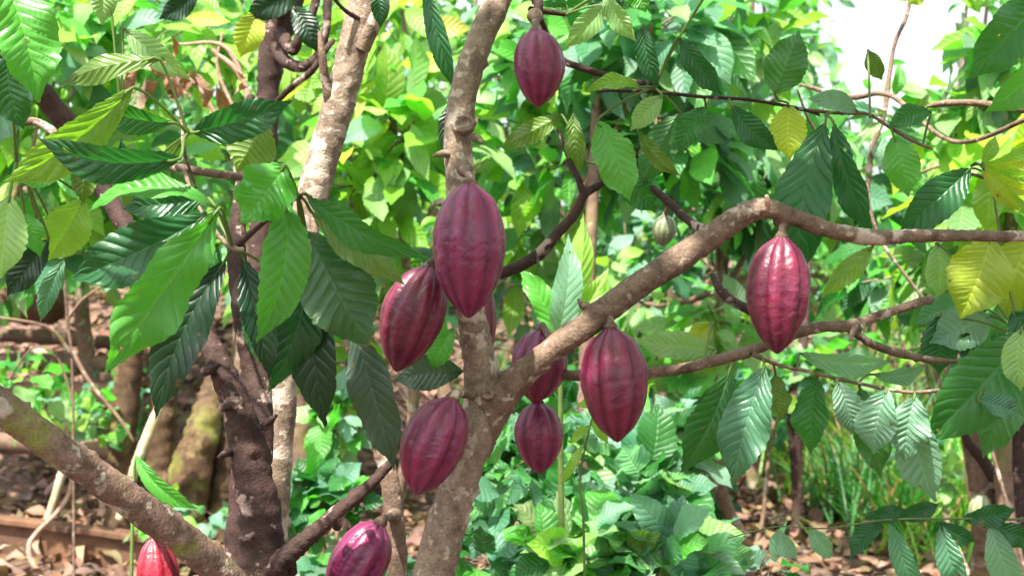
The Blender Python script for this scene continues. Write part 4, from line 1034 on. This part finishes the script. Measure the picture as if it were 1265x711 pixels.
# ------------------------------------------------------------------ pods
GP = 'ripe cacao pods'
def pod(label, top, tipp, w, Y, hub, dt=0.0, mat=None, seed=0, group=GP, kneck=0.0, spin=0.0, bulge=1.0, hubY=None):
    r = np.random.default_rng(seed)
    A = at(top[0], top[1], Y); T = at(tipp[0], tipp[1], Y + dt)
    ax = T - A; L = np.linalg.norm(ax); D = ax / L
    R0 = w * 0.5 * Y / F
    nu, nr = 90, 140
    u = np.linspace(0, 1, nu)
    # profile: short neck, fullest just above the middle, drawn to a blunt point
    uu = u ** (0.90 * bulge)
    prof = np.sin(np.pi * uu) ** 0.60
    neck = 1 - 0.30 * np.exp(-((u - 0.03) / (0.055 + .03 * kneck)) ** 2) * (1 + .6 * kneck)
    tipn = 1 - 0.24 * smooth(.88, .985, u)
    prof = np.clip(prof * neck * tipn, 0.0, None)
    prof[0] = 0.12; prof[-1] = 0.006
    th = np.linspace(0, 2 * np.pi, nr, endpoint=False) + spin
    def furrow(k, off, wd):
        d = np.abs(((th * k / (2 * np.pi) + off + .5) % 1.0) - .5)
        return np.exp(-(d / wd) ** 2)
    f1 = furrow(5, 0.0, .09); f2 = furrow(5, 0.5, .11)
    dc = np.abs(((th * 10 / (2 * np.pi) + .5) % 1.0) - .5) * 2      # 0 in a furrow, 1 on a crest
    crest = dc ** 2.2
    fade = np.sin(np.pi * np.clip(u, 0, 1)) ** .25
    depth = (0.065 * f1[None] + 0.045 * f2[None]) * (0.9 + .9 * np.exp(-(u / .14) ** 2) + .5 * np.exp(-((1 - u) / .10) ** 2))[:, None]
    up = np.array([0, 1.0, 0]); N1 = norm(up - (up @ D) * D); N2 = np.cross(D, N1)
    # slight bow of the axis
    bow = (r.uniform(-.03, .03) * L * 4 * u * (1 - u))[:, None] * N2 + (r.uniform(-.02, .02) * L * 4 * u * (1 - u))[:, None] * N1
    C = A + D * (u * L)[:, None] + bow
    dirs = N1[None, None] * np.cos(th)[None, :, None] + N2[None, None] * np.sin(th)[None, :, None]
    base = C[:, None] + dirs * (R0 * prof)[:, None, None]
    wart = np.zeros((nu, nr)); o = Vector(r.uniform(0, 40, 3))
    for i in range(nu):
        for j in range(nr):
            q = Vector(base[i, j] - A)
            wart[i, j] = noise.noise(q * 95 + o) * .5 + noise.noise(q * 210 + o) * .28 + noise.noise(q * 34 + o) * .9
    rad = prof[:, None] * (1.03 - depth + 0.034 * crest[None] * fade[:, None] + 0.040 * wart * fade[:, None])
    V = C[:, None] + dirs * (R0 * rad)[..., None]
    ribv = np.clip((.35 + .65 * crest) * (1 - 1.0 * f1) * (1 - .7 * f2), 0, 1)[None] * np.ones((nu, 1))
    colr = np.stack([ribv, np.broadcast_to(u[:, None], ribv.shape), np.zeros_like(ribv)], -1)
    me = grid_mesh('cacao_pod', V[None], nu, nr, closed=True, cols=colr[None])
    po = link('cacao_pod', me, mat or M_POD)
    tag(po, label, 'cacao pod', group)
    me.transform(Matrix.Translation(-Vector(A))); po.location = Vector(A)
    H = at(hub[0], hub[1], hubY or Y)
    m = (A + H) / 2 + r.normal(0, .0015, 3)
    k = min(1.0, R0 / .028)
    st = tube_grid([(H, .012 * k), (H * .7 + A * .3, .0068 * k), (m, .0050 * k), (A - D * .002, .0055 * k), (A + D * .004, .0100 * k)], step=0.002, nr=14, bark=0.08, seed=seed)
    sm = grid_mesh('stalk', st[None], st.shape[0], 14, closed=True)
    so = link('stalk', sm, M_BARK_R, po)
    return po
pod('biggest ripe maroon pod, in front of the upright stem at the centre', (580, 222), (579, 393), 86, 1.58, (574, 208), seed=1, hubY=1.66, spin=.2)
pod('ripe maroon pod touching the left side of the biggest pod', (533, 325), (489, 459), 74, 1.64, (552, 306), seed=2, hubY=1.70, spin=.9)
pod('ripe purple pod hanging beside the trunk just left of the fork', (562, 487), (513, 611), 75, 1.62, (588, 486), seed=3, hubY=1.68, kneck=.6, spin=.5)
pod('topmost ripe pod, hanging alone under the top branch', (662, 33), (665, 133), 60, 1.70, (661, 20), seed=4, hubY=1.73, spin=1.2)
pod('dark pod half hidden behind the slanting right branch', (670, 404), (660, 498), 66, 1.80, (688, 428), seed=5, hubY=1.70, spin=.3)
pod('small pod hanging below the half hidden one', (664, 493), (667, 585), 57, 1.84, (664, 474), seed=6, hubY=1.80, spin=.8)
pod('large deep red pod hanging under the middle of the slanting right branch', (754, 399), (763, 546), 79, 1.665, (753, 383), seed=7, hubY=1.68, kneck=.7, spin=.1)
pod('rightmost ripe pod, hanging under the bend of the branch', (966, 288), (960, 437), 75, 1.69, (967, 276), seed=8, hubY=1.70, spin=.6)
pod('bright magenta pod at the bottom edge beside the slim pale stem', (472, 642), (408, 745), 66, 1.78, (487, 636), seed=9, hubY=1.93, kneck=.5, spin=.4)
pod('red pod at the bottom left corner, under the mossy limb', (190, 660), (196, 780), 50, 1.66, (193, 640), seed=10, mat=M_POD_RED, hubY=1.55, spin=.4)
pod('dark pod almost wholly hidden behind the upright stem', (600, 350), (597, 455), 32, 1.90, (590, 335), seed=11, hubY=1.76, spin=.4)
pod('small unripe green pod on the stout tree at the lower right', (1214, 608), (1204, 648), 25, 3.42, (1226, 598), seed=13, mat=M_POD_G, group='unripe green pods', hubY=3.5)
pod('small unripe grey-green pod among leaves above the slanting branch', (822, 264), (818, 304), 28, 1.98, (826, 248), seed=14, mat=M_POD_G, group='unripe green pods', hubY=1.86)

# ------------------------------------------------------------------ the bank at the left: timber edging, logs, stump, stakes
M_WOOD = simple_mat('weathered_orange_wood', (0.17, 0.080, 0.038), (0.06, 0.028, 0.015), 5, bump=.006)
M_LOG = simple_mat('old_log', (0.17, 0.105, 0.065), (0.07, 0.042, 0.025), 6, bump=.01)
M_CLAY = simple_mat('clay_block', (0.17, 0.085, 0.05), (0.10, 0.05, 0.032), 3, bump=.006)
M_STUMP = bark_material('stump_bark', (0.10, 0.055, 0.025), (0.028, 0.016, 0.010), (0.20, 0.14, 0.06), lichen=.5, moss=.45, scale=.35)
M_PALE = simple_mat('peeled_stake', (0.62, 0.52, 0.36), (0.40, 0.32, 0.18), 8, bump=.003)
M_DIRT = simple_mat('pale_dirt', (0.40, 0.30, 0.16), (0.20, 0.15, 0.07), 4, bump=.02)

def plank(name, A, Bp, h, d, mat, parent, seg=40, seed=0):
    """a sawn board from A to B with worn edges"""
    A = np.array(A, float); Bp = np.array(Bp, float)
    ax = norm(Bp - A); up = np.array([0, 0, 1.0]); s = np.cross(ax, up)
    up = np.cross(s, ax)
    c = .12 * min(h, d)
    ring = [(-d / 2 + c, -h / 2), (d / 2 - c, -h / 2), (d / 2, -h / 2 + c), (d / 2, h / 2 - c), (d / 2 - c, h / 2), (-d / 2 + c, h / 2), (-d / 2, h / 2 - c), (-d / 2, -h / 2 + c)]
    V = np.zeros((seg + 4, 8, 3))
    us = np.concatenate([[0, 0], np.linspace(0, 1, seg), [1, 1]])
    for i, u in enumerate(us):
        k = .01 if i in (0, seg + 3) else 1
        for j, (a_, b_) in enumerate(ring):
            p = A + (Bp - A) * u + (s * a_ + up * b_) * k
            n_ = noise.noise(Vector(p) * 4 + Vector((seed, 0, 0)))
            V[i, j] = p + up * n_ * .012 + s * n_ * .006
    me = grid_mesh(name, V[None], len(us), 8, closed=True, smoothf=False)
    return link(name, me, mat, parent)

def G(px, py):
    """where the picture ray meets level ground"""
    Y = CAM_Z * F / (py - 355.5)
    return at(px, py, Y)
e0, e1 = at(-160, 642, 6.3), at(430, 719, 5.35)
edging = empty('timber_edging', (e0[0], e0[1], 0), 'orange-brown timber edging board with raised rails at the lower left', 'edging')
for nm_, dz, h_, d_, dy in (('board', 0.0, .16, .035, 0.0), ('top_rail', .09, .028, .09, -.01), ('bottom_rail', -.085, .022, .075, -.012)):
    plank(nm_, e0 + np.array([0, dy, dz]), e1 + np.array([0, dy, dz]), h_, d_, M_WOOD, edging, seed=dz)
gz = min(e0[2], e1[2])
for k in range(4):
    p = e0 + (e1 - e0) * (.12 + .26 * k)
    tube('stake', [(np.array([p[0], p[1] + .05, -.05]), .022), (np.array([p[0], p[1] + .05, p[2] + .06]), .02)], M_LOG, edging, step=.03, nr=10, bark=.1)

logs = [((-60, 372), (66, 376), 7.6, 52, M_CLAY, 'reddish earth block at the left edge, top of the bank'),
        ((-60, 412), (150, 424), 7.5, 17, M_LOG, 'uppermost thin grey log of the bank'),
        ((-60, 446), (176, 452), 7.3, 20, M_LOG, 'second log down on the bank'),
        ((-60, 484), (165, 492), 7.1, 34, M_CLAY, 'thick reddish log low on the bank'),
        ((-60, 545), (150, 556), 6.8, 26, M_LOG, 'lowest dark log of the bank, above the timber edging')]
for k, (a_, b_, Y, w, m, lb) in enumerate(logs):
    A = at(*a_, Y); Bq = at(*b_, Y - .15)
    V = tube_grid([(A, w * .5 * Y / F), ((A + Bq) / 2 + np.array([0, 0, .012]), w * .52 * Y / F), (Bq, w * .46 * Y / F)], step=.03, nr=16, bark=.10, knobs=6, seed=80 + k)
    me = grid_mesh('log', V[None], V.shape[0], 16, closed=True)
    lg = link('log', me, m); tag(lg, lb, 'log', 'logs holding the bank')

st = empty('mossy_stump', (*at(235, 640, 6.0)[:2], 0), 'big brown buttressed stump with yellow-green moss left of the dark trunk', 'stump')
for k, pth in enumerate(([(215, 720, 5.9, 70), (232, 600, 5.9, 66), (248, 540, 5.9, 56), (262, 480, 5.95, 34), (270, 430, 6.0, 16)],
                         [(150, 700, 6.1, 60), (150, 600, 6.1, 46), (152, 520, 6.1, 42), (160, 450, 6.1, 40), (170, 400, 6.1, 30)],
                         [(280, 720, 6.0, 70), (275, 610, 6.0, 46), (288, 540, 6.0, 40), (300, 470, 6.0, 30)],
                         [(200, 700, 6.2, 60), (198, 560, 6.2, 46), (205, 470, 6.2, 40), (215, 400, 6.2, 28)])):
    tube('root' if k else 'trunk', pxpath(pth), M_STUMP, st, step=.02, nr=22, bark=.13, knobs=8, seed=90 + k)
for k, (pth, m, lb) in enumerate((([(148, 640, 5.6, 12), (168, 575, 5.6, 16), (182, 540, 5.6, 18), (196, 505, 5.6, 15), (203, 490, 5.6, 8)], M_PALE, 'pale peeled stake leaning in front of the stump'),
                                  ([(50, 668, 6.0, 12), (66, 620, 6.0, 13), (78, 580, 6.0, 12)], M_PALE, 'short pale stake leaning above the timber edging'),
                                  ([(58, 610, 6.2, 14), (90, 585, 6.2, 18), (128, 598, 6.2, 14)], M_BARK_D, 'black charred stick lying above the timber edging'))):
    V = tube_grid(pxpath(pth), step=.015, nr=12, bark=.08, seed=95 + k)
    me = grid_mesh('stake', V[None], V.shape[0], 12, closed=True)
    so = link('stake', me, m); tag(so, lb, 'stake')

posts = empty('banana_stump', (*at(395, 640, 6.4)[:2], 0), 'pair of reddish brown cut trunks right of the dark forked tree', 'stump')
for k, pth in enumerate(([(368, 680, 6.4, 54), (368, 600, 6.4, 46), (366, 540, 6.4, 44), (364, 478, 6.4, 40)],
                         [(412, 690, 6.6, 50), (404, 610, 6.6, 44), (398, 550, 6.6, 36), (396, 500, 6.6, 30)])):
    tube('trunk', pxpath(pth), M_BARK_BG, posts, step=.03, nr=18, bark=.1, knobs=6, seed=110 + k)

# bare twigs in the left background
tw = empty('bare_shrub', (*at(90, 640, 4.4)[:2], 0), 'leafless thin brown shrub in front of the log bank', 'shrub')
for k, pth in enumerate(([(92, 850, 4.4, 4), (90, 480, 4.4, 4), (84, 400, 4.4, 5), (78, 320, 4.4, 4)], [(90, 440, 4.4, 6), (60, 405, 4.35, 5), (0, 392, 4.3, 4), (-40, 388, 4.3, 3)],
                         [(88, 430, 4.4, 6), (110, 470, 4.38, 6), (150, 520, 4.36, 5), (165, 545, 4.36, 4)], [(84, 395, 4.4, 4), (100, 372, 4.4, 4), (130, 350, 4.4, 3)],
                         [(92, 500, 4.4, 4), (70, 440, 4.4, 3), (40, 430, 4.4, 3), (10, 470, 4.4, 2)])):
    tube('branch', pxpath(pth), M_BARK_BG, tw, step=.02, nr=8, bark=.08, seed=120 + k)
dt = empty('dead_branch', (*at(250, 200, 3.2)[:2], 0), 'dry pinkish tangle of dead branches behind the dark twisted stems', 'branch')
for k, pth in enumerate(([(330, 1000, 3.2, 14), (320, 500, 3.2, 12), (315, 200, 3.2, 12), (300, 100, 3.2, 9), (262, 62, 3.2, 6)], [(315, 140, 3.2, 7), (280, 60, 3.2, 6), (220, 55, 3.2, 4)], [(312, 180, 3.2, 6), (270, 90, 3.2, 5), (275, 40, 3.2, 3)],
                         [(315, 260, 3.2, 8), (260, 130, 3.2, 5), (215, 80, 3.2, 3)])):
    tube('branch', pxpath(pth), M_TWIG, dt, step=.02, nr=8, bark=.08, seed=140 + k)
r_ = np.random.default_rng(77)
N = 22
px = r_.normal(222, 26, N); py = r_.normal(95, 13, N)
Bp = np.array([at(a_, b_, 3.15 + r_.uniform(-.08, .08)) for a_, b_ in zip(px, py)])
mass('dry_leaves', Bp, norm(r_.normal(0, 1, (N, 3)) + np.array([0, 0, -.8])), norm(r_.normal(0, 1, (N, 3))), r_.uniform(.05, .1, N), r_.uniform(.02, .045, N),
     jitter_tint(np.array([TINT['brown'], TINT['pinkish']])[r_.integers(0, 2, N)], r_, .2), M_DRY, dt, bend=.2, fold=.5, wave=.2)
